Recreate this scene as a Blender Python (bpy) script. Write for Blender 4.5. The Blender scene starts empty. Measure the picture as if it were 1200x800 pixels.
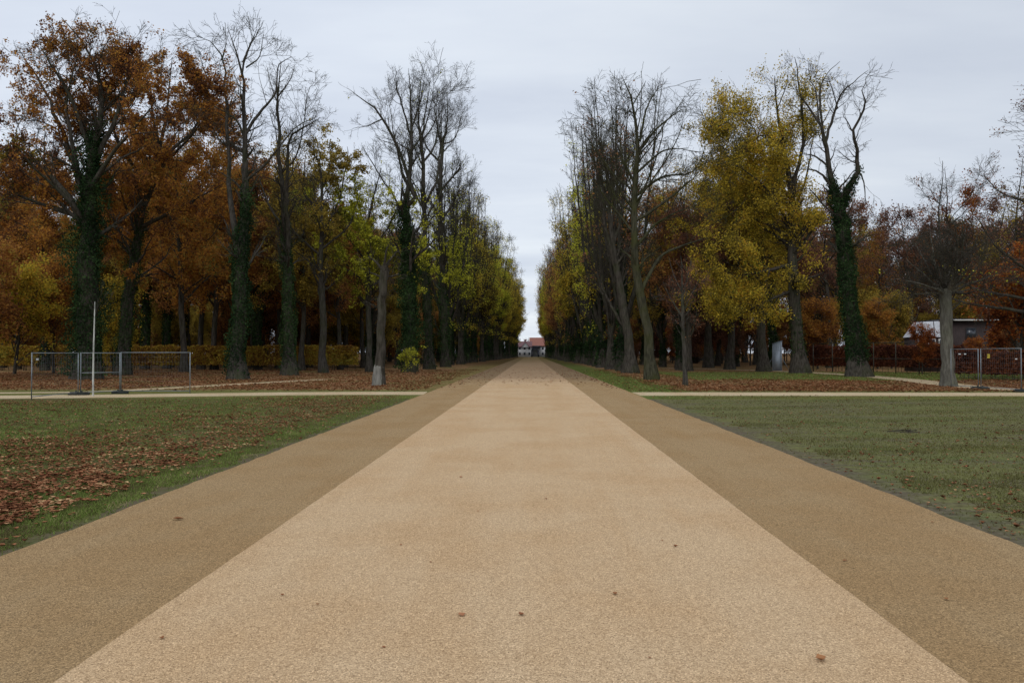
import bpy, math, random
import numpy as np
from mathutils import Vector

R = math.radians
scene = bpy.context.scene
COL = scene.collection
rng = np.random.default_rng(11)
F, VX, HY, EYE = 933.0, 622.0, 413.5, 1.8      # focal length in photo pixels, vanishing point, horizon, eye height


def wx(px, d):
    return (px - VX) * d / F


def wz(py, d):
    return (HY - py) * d / F + EYE


# ------------------------------------------------------------------ objects
def tag(o, label=None, cat=None, group=None, kind=None):
    if label: o['label'] = label
    if cat: o['category'] = cat
    if group: o['group'] = group
    if kind: o['kind'] = kind
    return o


def link(o, parent=None):
    COL.objects.link(o)
    if parent is not None:
        o.parent = parent
    return o


def empty(name, loc=(0, 0, 0), rz=0.0, s=1.0):
    o = bpy.data.objects.new(name, None)
    o.empty_display_size = 0.3
    link(o)
    o.location = loc
    o.rotation_euler = (0, 0, rz)
    o.scale = (s, s, s)
    return o


def copy_tree(o, parent=None):
    c = o.copy()
    COL.objects.link(c)
    c.parent = parent
    for ch in list(o.children):
        copy_tree(ch, c)
    return c


def mesh_from(name, V, quads=None, tris=None, mat=None, smooth=False):
    V = np.asarray(V, dtype=np.float32).reshape(-1, 3)
    me = bpy.data.meshes.new(name)
    loops, starts, n = [], [], 0
    if quads is not None and len(quads):
        q = np.asarray(quads, dtype=np.int32).reshape(-1, 4)
        loops.append(q.ravel()); starts.append(np.arange(len(q), dtype=np.int32) * 4); n = len(q) * 4
    if tris is not None and len(tris):
        t = np.asarray(tris, dtype=np.int32).reshape(-1, 3)
        loops.append(t.ravel()); starts.append(np.arange(len(t), dtype=np.int32) * 3 + n)
    loops = np.concatenate(loops); starts = np.concatenate(starts)
    me.vertices.add(len(V)); me.vertices.foreach_set('co', V.ravel())
    me.loops.add(len(loops)); me.loops.foreach_set('vertex_index', loops)
    me.polygons.add(len(starts)); me.polygons.foreach_set('loop_start', starts)
    if smooth:
        me.polygons.foreach_set('use_smooth', np.ones(len(starts), dtype=bool))
    me.update(calc_edges=True)
    if mat: me.materials.append(mat)
    return me


def mobj(name, me, parent=None, mat=None):
    o = bpy.data.objects.new(name, me)
    link(o, parent)
    if mat is not None:
        o.material_slots[0].link = 'OBJECT'
        o.material_slots[0].material = mat
    return o


class MB:
    """boxes, prisms and rods collected into one mesh"""
    def __init__(s): s.v, s.q, s.t = [], [], []

    def box(s, x0, x1, y0, y1, z0, z1, rz=0, c=(0, 0)):
        b = len(s.v)
        for z in (z0, z1):
            for x, y in ((x0, y0), (x1, y0), (x1, y1), (x0, y1)):
                if rz:
                    dx, dy = x - c[0], y - c[1]
                    x, y = c[0] + dx * math.cos(rz) - dy * math.sin(rz), c[1] + dx * math.sin(rz) + dy * math.cos(rz)
                s.v.append((x, y, z))
        for f in ((3, 2, 1, 0), (4, 5, 6, 7), (0, 1, 5, 4), (1, 2, 6, 5), (2, 3, 7, 6), (3, 0, 4, 7)):
            s.q.append([b + i for i in f])
        return s

    def rod(s, a, b, r, n=6):
        a, b = Vector(a), Vector(b)
        d = (b - a).normalized()
        u = d.cross(Vector((0.31, 0.92, 0.11))).normalized(); w = d.cross(u)
        k = len(s.v)
        for p in (a, b):
            for i in range(n):
                t = 2 * math.pi * i / n
                s.v.append(tuple(p + u * (r * math.cos(t)) + w * (r * math.sin(t))))
        for i in range(n):
            j = (i + 1) % n
            s.q.append([k + i, k + j, k + n + j, k + n + i])
        for i in range(1, n - 1):
            s.t.append([k, k + i + 1, k + i]); s.t.append([k + n, k + n + i, k + n + i + 1])
        return s

    def quad(s, *p):
        k = len(s.v); s.v += [tuple(x) for x in p]; s.q.append([k, k + 1, k + 2, k + 3]); return s

    def tri(s, *p):
        k = len(s.v); s.v += [tuple(x) for x in p]; s.t.append([k, k + 1, k + 2]); return s

    def build(s, name, mat, parent=None, smooth=False):
        return mobj(name, mesh_from(name, s.v, s.q, s.t, mat, smooth), parent)


# ---------------------------------------------------------------- materials
def newmat(name):
    m = bpy.data.materials.new(name); m.use_nodes = True
    nt = m.node_tree; nt.nodes.clear()
    out = nt.nodes.new('ShaderNodeOutputMaterial')
    return m, nt, out


class NT:
    def __init__(s, nt): s.nt = nt

    def n(s, typ, **kw):
        nd = s.nt.nodes.new(typ)
        for k, v in kw.items(): setattr(nd, k, v)
        return nd

    def l(s, a, b): s.nt.links.new(a, b)

    def val(s, sock, v):
        if isinstance(v, (int, float)): sock.default_value = v
        elif isinstance(v, tuple): sock.default_value = v if len(v) == len(sock.default_value) else (*v, 1)
        else: s.l(v, sock)

    def math(s, op, a, b=0.0, c=None, clamp=False):
        nd = s.n('ShaderNodeMath', operation=op, use_clamp=clamp)
        s.val(nd.inputs[0], a); s.val(nd.inputs[1], b)
        if c is not None: s.val(nd.inputs[2], c)
        return nd.outputs[0]

    def mix(s, f, a, b, blend='MIX'):
        nd = s.n('ShaderNodeMix', data_type='RGBA', blend_type=blend)
        s.val(nd.inputs[0], f); s.val(nd.inputs[6], a); s.val(nd.inputs[7], b)
        return nd.outputs[2]

    def rng(s, v, a, b, c=0.0, d=1.0, smooth=True):
        nd = s.n('ShaderNodeMapRange', interpolation_type='SMOOTHSTEP' if smooth else 'LINEAR')
        s.val(nd.inputs[0], v)
        for i, x in zip((1, 2, 3, 4), (a, b, c, d)): s.val(nd.inputs[i], x)
        return nd.outputs[0]

    def noise(s, vec, scale, detail=3.0, rough=0.55, w=None):
        nd = s.n('ShaderNodeTexNoise'); s.l(vec, nd.inputs['Vector'])
        nd.inputs['Scale'].default_value = scale; nd.inputs['Detail'].default_value = detail
        nd.inputs['Roughness'].default_value = rough
        return nd.outputs['Fac']

    def voro(s, vec, scale, out='Color', feat='F1'):
        nd = s.n('ShaderNodeTexVoronoi', feature=feat); s.l(vec, nd.inputs['Vector'])
        nd.inputs['Scale'].default_value = scale
        return nd.outputs[out]

    def ramp(s, f, stops):
        nd = s.n('ShaderNodeValToRGB'); s.val(nd.inputs[0], f)
        cr = nd.color_ramp
        while len(cr.elements) < len(stops): cr.elements.new(0.5)
        for e, (p, c) in zip(cr.elements, stops): e.position = p; e.color = (*c, 1)
        return nd.outputs[0]

    def scalev(s, vec, x, y, z):
        nd = s.n('ShaderNodeMapping'); s.l(vec, nd.inputs[0]); nd.inputs['Scale'].default_value = (x, y, z)
        return nd.outputs[0]


def leaf_mat(name, stops, trans=0.42, clump=0.35, hue_obj=0.3):
    k = {'oak_leaf_orange': 1.05, 'beech_leaf_brown': 1.75, 'ivy_leaf': 1.35, 'lime_leaf_yellow': 1.35, 'lime_leaf_green_yellow': 1.7, 'leaf_olive': 1.65, 'leaf_rust': 1.15, 'leaf_dull_russet': 1.6, 'avenue_leaf_mixed': 1.4, 'hornbeam_hedge_leaf': 1.45, 'beech_hedge_leaf': 1.5}.get(name, 1)
    stops = [(p, tuple(min(.72, c * k) for c in q)) for p, q in stops]
    m, nt, out = newmat(name); g = NT(nt)
    geo = g.n('ShaderNodeNewGeometry'); tc = g.n('ShaderNodeTexCoord'); oi = g.n('ShaderNodeObjectInfo')
    big = g.noise(tc.outputs['Object'], clump, 3.0)
    f = g.math('ADD', g.math('MULTIPLY', geo.outputs['Random Per Island'], 0.72),
               g.math('MULTIPLY', g.math('SUBTRACT', big, 0.5), 1.8))
    f = g.math('ADD', f, g.math('ADD', 0.12, g.math('MULTIPLY', g.math('SUBTRACT', oi.outputs['Random'], 0.5), hue_obj)), clamp=True)
    col = g.ramp(f, stops)
    d = g.n('ShaderNodeBsdfDiffuse'); t = g.n('ShaderNodeBsdfTranslucent')
    g.l(col, d.inputs[0]); g.l(col, t.inputs[0])
    mx = g.n('ShaderNodeMixShader'); mx.inputs[0].default_value = trans
    g.l(d.outputs[0], mx.inputs[1]); g.l(t.outputs[0], mx.inputs[2]); g.l(mx.outputs[0], out.inputs[0])
    return m


def bark_mat(name, a, b, moss=(0.035, 0.045, 0.015), mossf=0.5):
    m, nt, out = newmat(name); g = NT(nt)
    tc = g.n('ShaderNodeTexCoord'); v = tc.outputs['Object']
    n1 = g.noise(g.scalev(v, 9, 9, 1.6), 1.0, 4.0, 0.65)
    n2 = g.noise(v, 0.8, 3.0)
    col = g.mix(g.rng(n1, 0.32, 0.68), a, b)
    col = g.mix(g.math('MULTIPLY', g.rng(n2, 0.42, 0.7), mossf), col, moss)
    bs = g.n('ShaderNodeBsdfDiffuse'); g.l(col, bs.inputs[0])
    bp = g.n('ShaderNodeBump'); bp.inputs['Strength'].default_value = 0.8; bp.inputs['Distance'].default_value = 0.03
    g.l(n1, bp.inputs['Height']); g.l(bp.outputs[0], bs.inputs['Normal'])
    g.l(bs.outputs[0], out.inputs[0])
    return m


def plain(name, col, rough=0.7, metal=0.0, var=0.25, scale=6.0, stretch=(1, 1, 1)):
    m, nt, out = newmat(name); g = NT(nt)
    tc = g.n('ShaderNodeTexCoord')
    n = g.noise(g.scalev(tc.outputs['Object'], *stretch), scale, 4.0, 0.6)
    c = g.mix(g.rng(n, 0.3, 0.7), tuple(x * (1 - var) for x in col), tuple(min(1, x * (1 + var)) for x in col))
    b = g.n('ShaderNodeBsdfPrincipled'); g.l(c, b.inputs['Base Color'])
    b.inputs['Roughness'].default_value = rough; b.inputs['Metallic'].default_value = metal
    g.l(b.outputs[0], out.inputs[0])
    return m


M = {}
M['bark'] = bark_mat('bark_grey', (0.030, 0.026, 0.022), (0.082, 0.073, 0.062))
M['bark_dark'] = bark_mat('bark_dark', (0.030, 0.026, 0.021), (0.082, 0.071, 0.059), mossf=0.35)
M['bark_pale'] = bark_mat('bark_pale', (0.075, 0.07, 0.058), (0.16, 0.152, 0.125), (0.08, 0.085, 0.05), 0.4)
M['bark_olive'] = bark_mat('bark_olive', (0.026, 0.025, 0.017), (0.075, 0.071, 0.046), (0.05, 0.053, 0.018), 0.7)
M['bark_stripped'] = bark_mat('bark_stripped', (0.12, 0.115, 0.10), (0.24, 0.23, 0.205), (0.16, 0.16, 0.12), 0.3)
M['orange'] = leaf_mat('oak_leaf_orange', [(0.0, (0.085, 0.040, 0.026)), (0.25, (0.19, 0.080, 0.034)), (0.5, (0.37, 0.155, 0.034)), (0.72, (0.47, 0.235, 0.04)), (0.88, (0.30, 0.17, 0.045)), (1, (0.24, 0.20, 0.05))])
M['brown'] = leaf_mat('beech_leaf_brown', [(0.0, (0.05, 0.025, 0.014)), (0.35, (0.14, 0.062, 0.026)), (0.65, (0.25, 0.115, 0.036)), (0.9, (0.34, 0.18, 0.042)), (1, (0.26, 0.19, 0.04))])
M['rust'] = leaf_mat('leaf_rust', [(0.0, (0.06, 0.022, 0.012)), (0.4, (0.17, 0.045, 0.016)), (0.7, (0.32, 0.095, 0.022)), (1, (0.36, 0.17, 0.035))])
M['yellow'] = leaf_mat('lime_leaf_yellow', [(0.0, (0.07, 0.060, 0.016)), (0.3, (0.19, 0.150, 0.026)), (0.6, (0.40, 0.29, 0.035)), (0.8, (0.50, 0.35, 0.04)), (0.92, (0.42, 0.21, 0.035)), (1, (0.24, 0.26, 0.04))])
M['mixed'] = leaf_mat('avenue_leaf_mixed', [(0.0, (0.04, 0.028, 0.014)), (0.3, (0.12, 0.085, 0.024)), (0.5, (0.28, 0.22, 0.03)), (0.75, (0.48, 0.41, 0.045)), (1, (0.34, 0.17, 0.035))], clump=.7)
M['lime'] = leaf_mat('lime_leaf_green_yellow', [(0.0, (0.07, 0.075, 0.012)), (0.35, (0.20, 0.20, 0.022)), (0.7, (0.36, 0.34, 0.035)), (1, (0.48, 0.42, 0.05))])
M['olive'] = leaf_mat('leaf_olive', [(0.0, (0.05, 0.042, 0.014)), (0.4, (0.15, 0.11, 0.024)), (0.7, (0.27, 0.185, 0.032)), (1, (0.26, 0.21, 0.04))])
M['purple'] = leaf_mat('leaf_dull_russet', [(0.0, (0.05, 0.026, 0.02)), (0.5, (0.13, 0.06, 0.04)), (1, (0.23, 0.11, 0.05))])
M['ivy'] = leaf_mat('ivy_leaf', [(0.0, (0.010, 0.018, 0.009)), (0.5, (0.019, 0.036, 0.014)), (0.8, (0.034, 0.062, 0.020)), (1, (0.055, 0.085, 0.032))], trans=0.15, clump=0.7)
M['steel'] = plain('galvanised_steel', (0.17, 0.19, 0.20), 0.55, 0.3, 0.2, 8)
M['rubber'] = plain('black_rubber', (0.018, 0.022, 0.018), 0.8)
M['whitewash'] = plain('white_tree_paint', (0.42, 0.42, 0.38), 0.8, 0, 0.35, 7, (1, 1, .5))


# ------------------------------------------------------------ tree grower
def mod(d, **k): r = dict(d); r.update(k); return r


def norm(a):
    return a / np.maximum(np.linalg.norm(a, axis=-1, keepdims=True), 1e-9)


def smooth_limb(pts, n):
    """pts: (x,y,z,r) rows -> n points along a Catmull-Rom curve"""
    p = np.array(pts, float)
    if len(p) == 2: p = np.array([p[0], (p[0] + p[1]) / 2, p[1]])
    e = np.vstack([2 * p[0] - p[1], p, 2 * p[-1] - p[-2]])
    seg = np.linalg.norm(np.diff(p[:, :3], axis=0), axis=1); cum = np.r_[0, np.cumsum(seg)]
    out = []
    for s in np.linspace(0, cum[-1], n):
        i = min(max(int(np.searchsorted(cum, s, side='right')) - 1, 0), len(p) - 2)
        t = (s - cum[i]) / max(seg[i], 1e-6)
        a, b, c, d = e[i], e[i + 1], e[i + 2], e[i + 3]
        q = 0.5 * ((2 * b) + (c - a) * t + (2 * a - 5 * b + 4 * c - d) * t * t + (3 * b - a - 3 * c + d) * t ** 3)
        q[3] = b[3] + (c[3] - b[3]) * t
        out.append(q)
    out = np.array(out)
    return out[:, :3], np.maximum(out[:, 3], 0.006)


def spawn(rg, par, rad, dens, ln, ang=(35, 60), n=5, up=0.05, wob=0.12, rr=0.55, tmin=0.15, tmax=1.0, rmin=0.006, taper=0.75, fall=0.6):
    N, k, _ = par.shape
    L = np.linalg.norm(np.diff(par, axis=1), axis=2).sum(1)
    cnt = rg.poisson(np.maximum(dens * L * (tmax - tmin), 0.05))
    idx = np.repeat(np.arange(N), cnt); m = len(idx)
    if m == 0: return np.zeros((0, n, 3)), np.zeros((0, n))
    t = rg.uniform(tmin, tmax, m); f = t * (k - 1); i0 = np.minimum(f.astype(int), k - 2); w = (f - i0)[:, None]
    a, b = par[idx, i0], par[idx, i0 + 1]
    pos = a * (1 - w) + b * w; tan = norm(b - a)
    r0 = rad[idx, i0] * (1 - w[:, 0]) + rad[idx, i0 + 1] * w[:, 0]
    rv = rg.normal(size=(m, 3)); perp = norm(rv - (rv * tan).sum(1, keepdims=True) * tan)
    an = np.radians(rg.uniform(ang[0], ang[1], m))[:, None]
    d = norm(np.cos(an) * tan + np.sin(an) * perp)
    le = ln * (1 - fall * t) * rg.uniform(0.55, 1.35, m)
    le = np.minimum(le, L[idx] * 0.8)
    pts = np.zeros((m, n, 3)); pts[:, 0] = pos
    for j in range(1, n):
        pts[:, j] = pts[:, j - 1] + d * (le / (n - 1))[:, None]
        d = norm(d + rg.normal(size=(m, 3)) * wob + np.array([0, 0, up]))
    rb = np.clip(rr * r0, rmin, 0.35)
    ra = np.maximum(rb[:, None] * (1 - taper * np.linspace(0, 1, n))[None, :], rmin * 0.8)
    return pts, ra


def tubes(par, rad, sides, flute=0.0, rg=None):
    N, k, _ = par.shape
    T = norm(np.gradient(par, axis=1))
    U = norm(np.cross(T, np.array([0.83, 0.41, 0.17]) if sides < 8 else np.array([1.0, 0.05, 0.02]))); W = np.cross(T, U)
    th = np.arange(sides) * 2 * math.pi / sides
    rr = rad[:, :, None]
    if flute and rg is not None:
        ph = rg.uniform(0, 6.28, (N, 1, 1))
        s = np.linspace(0, 1, k)[None, :, None]
        rr = rr * (1 + flute * (np.sin(3 * th[None, None, :] + ph + 3 * s) * 0.6 + np.sin(5 * th[None, None, :] + 2 * ph - 5 * s) * 0.5 + 0.5 * np.sin(17 * s + 2 * th[None, None, :])))
    c, s_ = np.cos(th), np.sin(th)
    V = par[:, :, None, :] + rr[..., None] * (c[None, None, :, None] * U[:, :, None, :] + s_[None, None, :, None] * W[:, :, None, :])
    base = (np.arange(N) * k * sides)[:, None, None] + (np.arange(k - 1) * sides)[None, :, None]
    i = np.arange(sides)[None, None, :]; j = (i + 1) % sides
    Q = np.stack([base + i, base + j, base + sides + j, base + sides + i], -1)
    return V.reshape(-1, 3), Q.reshape(-1, 4)


def join(parts):
    Vs, Qs, n = [], [], 0
    for V, Q in parts:
        if len(V) == 0: continue
        Vs.append(V); Qs.append(Q + n); n += len(V)
    return np.vstack(Vs), np.vstack(Qs)


def leaf_quads(rg, pos, size, droop=0.0, var=0.35, flat=0.0):
    m = len(pos)
    a = rg.normal(size=(m, 3)); a[:, 2] -= droop; a[:, 2] *= (1 - flat); a = norm(a)
    b = rg.normal(size=(m, 3)); b[:, 2] *= (1 - flat); b = norm(b - (b * a).sum(1, keepdims=True) * a)
    s = (size * rg.uniform(1 - var, 1 + var, m))[:, None]
    V = np.stack([pos - a * s * 0.5, pos + b * s * 0.36 - a * s * 0.05, pos + a * s * 0.5, pos - b * s * 0.36 - a * s * 0.05], 1)
    return V.reshape(-1, 3), np.arange(m * 4).reshape(-1, 4)


def clump(p, s=0.55, ph=0.0):
    x, y, z = p[:, 0] * s + ph, p[:, 1] * s + 1.7 * ph, p[:, 2] * s
    return (np.sin(x * 1.7 + 1.3 * np.sin(y)) + np.sin(y * 1.9 + 1.1 * np.sin(z * 1.3)) + np.sin(z * 2.1 + 1.2 * np.sin(x * 1.4))
            + 0.6 * np.sin(3.7 * x + 2.9 * z) + 0.6 * np.sin(4.1 * y - 3.3 * z)) / 2.6


def leaves_on(rg, tw, count, size, spread=0.12, thr=-0.3, ph=0.0, keep=None, scale=0.55, droop=0.15):
    """leaf quads along twigs tw (N,k,3); thr: clump threshold; keep(p) -> probability"""
    N_ = count * 4; idx = rg.integers(0, len(tw), N_); k = tw.shape[1]
    f = rg.uniform(0.2, 1, N_) * (k - 1); i0 = np.minimum(f.astype(int), k - 2); w = (f - i0)[:, None]
    p = tw[idx, i0] * (1 - w) + tw[idx, i0 + 1] * w + rg.normal(size=(N_, 3)) * spread
    ok = clump(p, scale, ph) + rg.normal(size=len(p)) * 0.25 > thr
    if keep is not None: ok &= rg.uniform(size=len(p)) < keep(p)
    p = p[ok][:count]
    return leaf_quads(rg, p, size, droop)


def ivy_on(rg, lpts, lrad, count, thick=0.25, zmax=99, size=0.16, zmin=0.3):
    """ivy leaves hugging limbs; lpts list of (n,3)"""
    P = []
    tot = sum(np.linalg.norm(np.diff(l, axis=0), axis=1).sum() for l in lpts)
    for l, r in zip(lpts, lrad):
        L = np.linalg.norm(np.diff(l, axis=0), axis=1).sum()
        c = int(count * L / tot); f = rg.uniform(0, len(l) - 1.001, c); i = f.astype(int); w = (f - i)[:, None]
        p = l[i] * (1 - w) + l[i + 1] * w; rr = r[i]
        th = rg.uniform(0, 6.283, c)
        bulge = 0.5 + 0.45 * np.sin(p[:, 2] * .9 + th * 1.0 + r[0] * 30) + 0.35 * np.sin(p[:, 2] * 2.3 - 2 * th + 2 * np.sin(p[:, 2])) + .2 * np.sin(p[:, 2] * 6 + 3 * th)
        rad = rr + np.abs(rg.uniform(0.0, 1.0, c)) * thick * np.clip(bulge, 0.15, 1.5)
        q = p + np.stack([np.cos(th) * rad, np.sin(th) * rad, rg.normal(size=c) * 0.1], 1)
        P.append(q[(q[:, 2] < zmax + rg.normal(size=c) * 0.8) & (q[:, 2] > zmin)])
    P = np.vstack(P)
    return leaf_quads(rg, P, size, 0.6)


class Tree:
    """meshes of one kind of tree: trunk (big limbs), branches, twigs; optional foliage, ivy"""
    def __init__(s, name, limbs, seed, l1, l2, l3, l4=None, bark='bark', limb_n=14, flare=0.5, sides=10, l0=None, bark2=None, zlo=0, clip=None):
        rg = s.rg = np.random.default_rng(seed); s.name = name
        s.limbs = [smooth_limb(l, limb_n) for l in limbs]; s.limbs = [(a_, b_ * (1 - .28 * np.clip((a_[:, 2] - 7) / 8, 0, 1))) for a_, b_ in s.limbs]
        par = np.array([l[0] for l in s.limbs]); rad = np.array([l[1] for l in s.limbs])
        wobble = rg.normal(size=par.shape) * 0.055 * np.minimum(1, np.linalg.norm(par[:, -1] - par[:, 0], axis=1) / 14)[:, None, None]
        wobble[:, 0] = 0; par = par + wobble
        s.limbs = [(par[i], rad[i]) for i in range(len(par))]
        z = par[..., 2]
        rad_t = rad * (1 + flare * 1.3 * np.exp(-np.maximum(z, 0) / 0.4))
        par_t = par.copy(); par_t[..., 2] -= 0.12 * (z < 0.3)
        s.trunk = mesh_from(name + '_trunk', *tubes(par_t, rad_t, sides, 0.06, rg), mat=M[bark], smooth=True)
        ext = []; zmax = par[..., 2].max() + .1
        def cut(q, g_):
            k = (q[:, 0, 2] > zlo) & (q[..., 2].max(1) < zmax + rg.normal(size=len(q)) * .25)
            if clip is not None: k &= clip(q[:, -1])
            return q[k], g_[k]
        if l0:
            q0, g0 = cut(*spawn(rg, par, rad, n=8, **l0)); ext.append(tubes(q0, g0, 6))
            pa, ra = spawn(rg, q0, g0, n=7, **mod(l1, tmin=.15)); p1, r1 = spawn(rg, par, rad, n=7, **l1)
            p1, r1 = np.concatenate([p1, pa]), np.concatenate([r1, ra])
        else:
            p1, r1 = spawn(rg, par, rad, n=7, **l1)
        p1, r1 = cut(p1, r1)
        p2, r2 = cut(*spawn(rg, p1, r1, n=5, **l2))
        p3, r3 = cut(*spawn(rg, p2, r2, n=4, **l3))
        tw = ext + [tubes(p1, r1, 5), tubes(p2, r2, 4), tubes(p3, r3, 3)]; s.tw = p3
        if l4:
            p4, r4 = spawn(rg, p3, r3, n=3, **l4); tw.append(tubes(p4, r4, 3)); s.tw = p4
        s.p2, s.p3 = p2, p3
        s.crown = mesh_from(name + '_crown', *join(tw), mat=M[bark2 or bark])
        s.leaf = s.iv = None

    def foliage(s, count, size, mat, **kw):
        V, Q = leaves_on(s.rg, s.tw, count, size, **kw)
        return mesh_from(s.name + '_foliage', V, Q, mat=M[mat])

    def ivy(s, count, limbs=None, **kw):
        ls = s.limbs if limbs is None else [s.limbs[i] for i in limbs]
        kw['size'] = kw.get('size', .16) * .72; V, Q = ivy_on(s.rg, [l[0] for l in ls], [l[1] for l in ls], int(count * 1.5), **kw)
        return mesh_from(s.name + '_ivy', V, Q, mat=M['ivy'])

    def place(s, name, loc, rz=0, sc=1.0, leaf=None, leafmat=None, ivy=None, simple=False, label='', cat='tree', group=None, kind_trunk=None):
        e = empty(name, loc, rz, sc)
        mobj('trunk', s.trunk, e); b = mobj('crown', s.crown, e)
        if leaf is not None: mobj('foliage', leaf, b, M[leafmat] if leafmat else None)
        if ivy is not None: mobj('ivy', ivy, e)
        return tag(e, label, cat, group)


def hero_limbs(px0, d, limbs, rg, deep=0.35):
    """limbs given as outline points (px,py,radius m); each limb gets a real depth of its own, growing away from its start"""
    out = []; done = []
    for l in limbs:
        if len(l) == 2 and isinstance(l[1], (int, float)): l, slope = l
        else: slope = None
        pts = []
        x0, z0 = wx(l[0][0], d) - wx(px0, d), wz(l[0][1], d)
        y0 = 0.0; best = 1e9; s = 0.0
        for q in done:
            for a in q:
                dd = (a[0] - x0) ** 2 + (a[2] - z0) ** 2
                if dd < best: best, y0 = dd, a[1]
        if not done: y0 = 0.0
        if slope is None: slope = rg.uniform(-deep, deep) if done else 0.0
        s = 0.0; last = None
        for px, py, r in l:
            dd_ = d + y0 + slope * s; x, z = wx(px, dd_) - wx(px0, d), wz(py, dd_)
            if last is not None: s += math.hypot(x - last[0], z - last[1])
            last = (x, z)
            pts.append((x, y0 + slope * s, max(z, 0) if len(done) == 0 and len(pts) == 0 else z, r))
        if not done: pts[0] = (pts[0][0], pts[0][1], 0.0, pts[0][3])
        out.append(pts)
        done.append(smooth_limb(pts, 30)[0].tolist())
    return out


def bare_fan(rg, H, trunk_h, r0, n, spread, lean=0.0, rtop=0.03, curve=0.5):
    """trunk plus n ascending stems of an avenue lime"""
    tx = lean * trunk_h
    L = [[(0, 0, 0, r0), (tx * .4, rg.normal() * .1, trunk_h * .5, r0 * .8), (tx, rg.normal() * .15, trunk_h, r0 * .72), (tx * 1.4 + rg.normal() * .4, rg.normal() * .4, H * .62, r0 * .38), (tx * 1.5 + rg.normal() * .5, rg.normal() * .5, H * rg.uniform(.93, 1), rtop)]]
    for i in range(n):
        a = 6.283 * (i + rg.uniform(-.3, .3)) / n; s = spread * rg.uniform(.6, 1.15)
        z0 = trunk_h * rg.uniform(.75, 1.35); h = H * rg.uniform(.80, 1.0)
        x0, y0 = tx * z0 / trunk_h, 0
        c, sn = math.cos(a), math.sin(a)
        L.append([(x0, y0, z0, r0 * .5), (x0 + c * s * curve, y0 + sn * s * curve, z0 + (h - z0) * .25, r0 * .38),
                  (x0 + c * s * .8, y0 + sn * s * .8, z0 + (h - z0) * .6, r0 * .22), (x0 + c * s * rg.uniform(.8, 1.2), y0 + sn * s * rg.uniform(.8, 1.2), h, rtop * .8)])
    return L


def crown_limbs(rg, H, z_lo, r0, n, reach, rise=(0.15, 0.6), lean=0.0):
    """trunk plus spreading limbs, a woodland tree"""
    L = [[(0, 0, 0, r0), (lean * H * .2 + rg.normal() * .15, rg.normal() * .15, H * .35, r0 * .75), (lean * H * .5 + rg.normal() * .4, rg.normal() * .4, H * .65, r0 * .45), (lean * H * .7 + rg.normal() * .8, rg.normal() * .8, H, .035)]]
    for i in range(n):
        t = (i + rg.uniform(0, .9)) / n; z0 = z_lo + (H * .8 - z_lo) * t
        a = rg.uniform(0, 6.283); re = reach * rg.uniform(.7, 1.15) * (1 - .45 * t); up = rg.uniform(*rise) * re + .6
        c, s = math.cos(a), math.sin(a); x0 = lean * z0 * .6
        L.append([(x0, 0, z0, r0 * .38 * (1 - .4 * t)), (x0 + c * re * .4, s * re * .4, z0 + up * .6, r0 * .26 * (1 - .4 * t)),
                  (x0 + c * re * .75, s * re * .75, z0 + up * 1.1, r0 * .14), (x0 + c * re, s * re, z0 + up * 1.9, .03)])
    return L


# ==================================================================== world
SUN_EL, SUN_AZ = R(42), R(200)
world = bpy.data.worlds.new("World"); scene.world = world; world.use_nodes = True
nt = world.node_tree; nt.nodes.clear(); g = NT(nt)
wo = g.n('ShaderNodeOutputWorld'); bg = g.n('ShaderNodeBackground'); bg.inputs[1].default_value = 0.1
sky = g.n('ShaderNodeTexSky', sky_type='NISHITA'); sky.sun_disc = False
sky.sun_elevation = SUN_EL; sky.sun_rotation = SUN_AZ
tc = g.n('ShaderNodeTexCoord'); sp = g.n('ShaderNodeSeparateXYZ'); g.l(tc.outputs['Generated'], sp.inputs[0])
zc = g.math('MAXIMUM', sp.outputs['Z'], 0.0)
den = g.math('ADD', zc, 0.10)
cv = g.n('ShaderNodeCombineXYZ'); g.l(g.math('DIVIDE', sp.outputs['X'], den), cv.inputs[0]); g.l(g.math('DIVIDE', sp.outputs['Y'], den), cv.inputs[1])
n1 = g.noise(g.scalev(cv.outputs[0], 0.42, 0.9, 1), 1.0, 6.0, 0.55)
n2 = g.noise(g.scalev(cv.outputs[0], 0.22, 0.22, 1), 1.0, 3.0, 0.5)
f = g.math('ADD', g.math('MULTIPLY', n1, 0.55), g.math('MULTIPLY', n2, 0.45))
cloud = g.ramp(g.rng(f, 0.40, 0.60, smooth=False), [(0.0, (5.85, 6.4, 7.4)), (0.45, (6.75, 7.3, 8.15)), (1.0, (7.9, 8.4, 8.95))])
side = g.rng(sp.outputs['X'], -0.5, 0.6, 1.18, 0.99)
cl2 = g.n('ShaderNodeVectorMath', operation='SCALE'); g.l(cloud, cl2.inputs[0]); g.l(side, cl2.inputs['Scale'])
zen = g.n('ShaderNodeVectorMath', operation='SCALE'); g.l(cl2.outputs[0], zen.inputs[0]); g.l(g.rng(zc, 0.35, 1.0, 1.0, 1.6), zen.inputs['Scale'])
col = g.mix(0.94, sky.outputs[0], zen.outputs[0])
g.l(col, bg.inputs[0]); g.l(bg.outputs[0], wo.inputs[0])

sl = bpy.data.lights.new('sun', 'SUN'); sl.energy = 0.7; sl.angle = R(25); sl.color = (1, 0.96, 0.9)
so = bpy.data.objects.new('sun', sl); COL.objects.link(so)
sd = Vector((math.sin(SUN_AZ) * math.cos(SUN_EL), math.cos(SUN_AZ) * math.cos(SUN_EL), math.sin(SUN_EL)))
so.rotation_euler = sd.to_track_quat('Z', 'Y').to_euler(); so.location = (0, -20, 40)

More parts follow.
